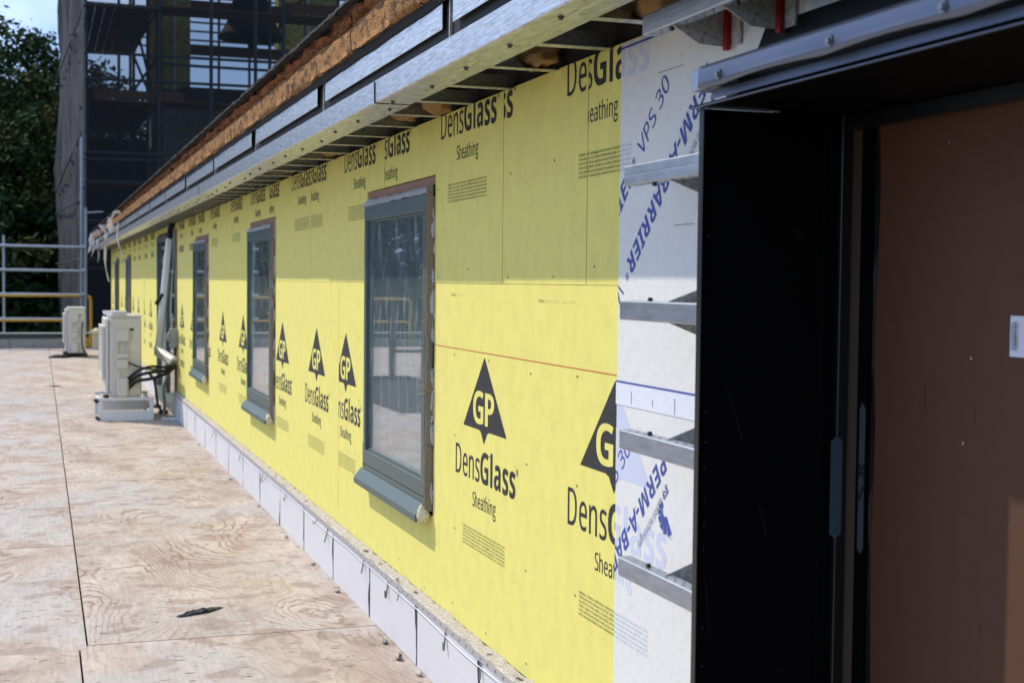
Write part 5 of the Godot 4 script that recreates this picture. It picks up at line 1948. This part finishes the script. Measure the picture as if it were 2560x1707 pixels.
# ---------------------------------------------------------------- torn plastic at the far corner
func build_torn_plastic() -> void:
	var t := thing("torn_plastic_sheet", "torn white plastic sheeting hanging in strips from the far eave corner", "plastic sheet")
	var lr := RandomNumberGenerator.new()
	lr.seed = 23
	var list := [[-0.37, 2.45, -30.9, 0.48, 0.05, 0.0], [-0.34, 2.42, -30.6, 0.30, 0.09, -0.02], [-0.31, 2.40, -30.9, 0.55, 0.05, 0.02], [-0.26, 2.42, -30.8, 0.32, 0.10, 0.0], [-0.20, 2.40, -30.9, 0.40, 0.07, 0.03], [-0.33, 2.44, -29.0, 0.28, 0.12, 0.0], [-0.34, 2.42, -27.6, 0.36, 0.10, 0.02], [-0.34, 2.40, -26.2, 0.95, 0.05, 0.03], [-0.35, 2.42, -25.0, 0.25, 0.16, 0.0], [-0.345, 2.34, -21.2, 0.62, 0.035, 0.02], [-0.36, 2.44, -22.5, 0.22, 0.18, 0.0], [-0.36, 2.43, -30.0, 0.40, 0.08, -0.05]]
	for e in list:
		var s := start()
		s.set_smooth_group(0)
		var n := 12
		var prev := []
		var ph := lr.randf() * 6.0
		for i in n + 1:
			var f := float(i) / n
			var w: float = e[4] * 0.6 * (1.0 - f * 0.7) * (1.0 + 0.45 * sin(f * 13.0 + ph) * f)
			var c := Vector3(e[0] + e[5] * f * 3.0 + 0.03 * sin(f * 5.0 + ph), e[1] - e[3] * f, e[2] + 0.05 * sin(f * 4.0 + ph))
			var row := [c + Vector3(-w, 0, 0.02), c + Vector3(0.0, 0, 0.05), c + Vector3(w, 0, -0.02)]
			if i > 0:
				for k in 2:
					quad(s, prev[k], row[k], row[k + 1], prev[k + 1], c + Vector3(0, 0, -1))
			prev = row
		s.set_smooth_group(-1)
		obj("torn_strip", s, M.plastic, t)
	var sw := start()
	var pv := []
	for i in 10:
		var f := i / 9.0
		var c := Vector3(-0.37 + 0.02 * sin(f * 6.0), 2.40 + 0.06 * sin(f * PI), lerpf(-23.5, -19.5, f))
		var row := [c + Vector3(-0.04, 0.015, 0), c + Vector3(-0.015, -0.01 - 0.015 * f, 0)]
		if i > 0:
			quad(sw, pv[0], row[0], row[1], pv[1], c + Vector3(1, 0, 0))
		pv = row
	obj("torn_strip", sw, M.plastic, t)

# ---------------------------------------------------------------- bits and pieces
func crumple(called: String, label: String, cat: String, at: Vector3, size: Vector3, turn: float, m: Material, sd: int, group := "") -> void:
	var o := thing(called, label, cat, at, group)
	o.rotation.y = turn
	var n := FastNoiseLite.new()
	n.seed = sd
	n.frequency = 1.0
	var s := start()
	var nx := 14
	var nz := 4
	var g := []
	for i in nx + 1:
		var row := []
		var f := float(i) / nx
		var wd := sin(PI * clampf(f * 0.92 + 0.05, 0.0, 1.0))
		for j in nz + 1:
			var h := float(j) / nz - 0.5
			row.append(Vector3((f - 0.5) * size.x, size.y * (0.28 + 0.9 * absf(n.get_noise_2d(f * 6.0, j * 1.7))) * wd + 0.001, h * size.z * (0.25 + wd) + 0.2 * size.z * n.get_noise_1d(f * 4.0)))
		g.append(row)
	for i in nx:
		for j in nz:
			quad(s, g[i][j], g[i + 1][j], g[i + 1][j + 1], g[i][j + 1], Vector3(0, -1, 0))
	for i in nx:
		var a: Vector3 = g[i][0]
		var b: Vector3 = g[i + 1][0]
		quad(s, a, b, Vector3(b.x, 0, b.z), Vector3(a.x, 0, a.z), Vector3(0, 0, 5))
		a = g[i][nz]
		b = g[i + 1][nz]
		quad(s, a, b, Vector3(b.x, 0, b.z), Vector3(a.x, 0, a.z), Vector3(0, 0, -5))
	obj("scrap_body", s, m, o)

func build_small_things() -> void:
	crumple("tape_scrap", "crumpled strip of shiny black tape lying on the near plywood", "scrap", Vector3(-0.748, 0.001, -6.38), Vector3(0.25, 0.020, 0.045), 0.55, M.scrap, 3)
	crumple("tape_scrap", "short black scrap across the plywood seam left of the nearer air conditioner", "scrap", Vector3(-1.235, 0.001, -20.38), Vector3(0.19, 0.02, 0.06), 0.1, M.scrap, 5)
	crumple("black_connector", "black cable bundle lying beside the far air conditioner", "cable bundle", Vector3(-1.08, 0.001, -27.75), Vector3(0.42, 0.11, 0.22), 0.05, M.hose, 6)
	crumple("foam_offcut", "white foam offcut lying at the foot of the wall near the patio door", "offcut", Vector3(-0.085, 0.001, -15.35), Vector3(0.16, 0.03, 0.2), 1.1, M.white_steel, 8)
	crumple("dark_bag", "dark scrap under the pipe duct by the door threshold", "scrap", Vector3(-0.20, 0.001, -17.0), Vector3(0.26, 0.07, 0.4), 0.2, M.label_dark, 9)
	var lr := RandomNumberGenerator.new()
	lr.seed = 44
	for p in [[-0.075, -5.62], [-0.08, -5.36], [-0.06, -5.12], [-0.065, -7.30], [-0.07, -8.12], [-0.07, -4.85], [-0.06, -9.3], [-0.07, -6.62], [-0.08, -10.6], [-0.07, -12.9]]:
		var o := thing("rubble_chip", "small pale rubble chip lying against the foot of the base boards", "rubble", Vector3(p[0], 0.0, p[1]), "chips along the wall base")
		var s := start()
		var k := lr.randf_range(0.6, 1.2)
		lump(s, Vector3(0, 0.007 * k, 0), Vector3(0.012, 0.009, 0.026) * k, lr.randi() % 1000, 0.8, 6, 4)
		obj("chip", s, M.rubble if lr.randf() < 0.6 else M.strap, o)
	var r := thing("insulation_roll", "pale green rolled bag lying by the yellow toe plates", "bag", Vector3(-0.22, 0.36, -31.15))
	var s := start()
	lump(s, Vector3.ZERO, Vector3(0.20, 0.09, 0.14), 3, 0.2, 12, 8)
	box(s, Vector3(-0.15, -0.36, -0.1), Vector3(0.2, -0.06, 0.1))
	obj("bag", s, M.foam, r)

# ---------------------------------------------------------------- things seen only in the window glass
func build_mirrored_things() -> void:
	var c := thing("garden_armchair", "weathered wooden garden armchair out on the open deck", "chair", Vector3(-4.1, 0.0, -21.4))
	c.rotation.y = -1.4
	for x in [-0.32, 0.32]:
		for z in [-0.26, 0.26]:
			var l := start()
			box(l, Vector3(x - 0.03, 0, z - 0.03), Vector3(x + 0.03, 0.62 if z > 0 else 0.9, z + 0.03), 0.004)
			obj("leg", l, M.teak, c)
		var ar := start()
		box(ar, Vector3(x - 0.045, 0.62, -0.30), Vector3(x + 0.045, 0.65, 0.32), 0.004)
		obj("armrest", ar, M.teak, c)
	for k in 6:
		var sl := start()
		box(sl, Vector3(-0.29, 0.40, -0.24 + k * 0.088), Vector3(0.29, 0.425, -0.165 + k * 0.088), 0.003)
		obj("seat_slat", sl, M.teak, c)
	for k in 6:
		var bk := start()
		box(bk, Vector3(-0.26 + k * 0.09, 0.44, -0.285), Vector3(-0.20 + k * 0.09, 0.86, -0.262), 0.003)
		obj("back_slat", bk, M.teak, c)
	var tr := start()
	box(tr, Vector3(-0.29, 0.86, -0.29), Vector3(0.29, 0.93, -0.255), 0.004)
	obj("top_rail", tr, M.teak, c)
	var m := thing("rubber_sheet", "black rubber roofing sheet laid on the open deck near the armchair", "roofing sheet", Vector3(-3.4, 0.0, -18.5))
	var s := start()
	box(s, Vector3(-0.75, 0.001, -3.2), Vector3(0.9, 0.006, 3.0), 0.002)
	obj("sheet_body", s, M.rubber, m)
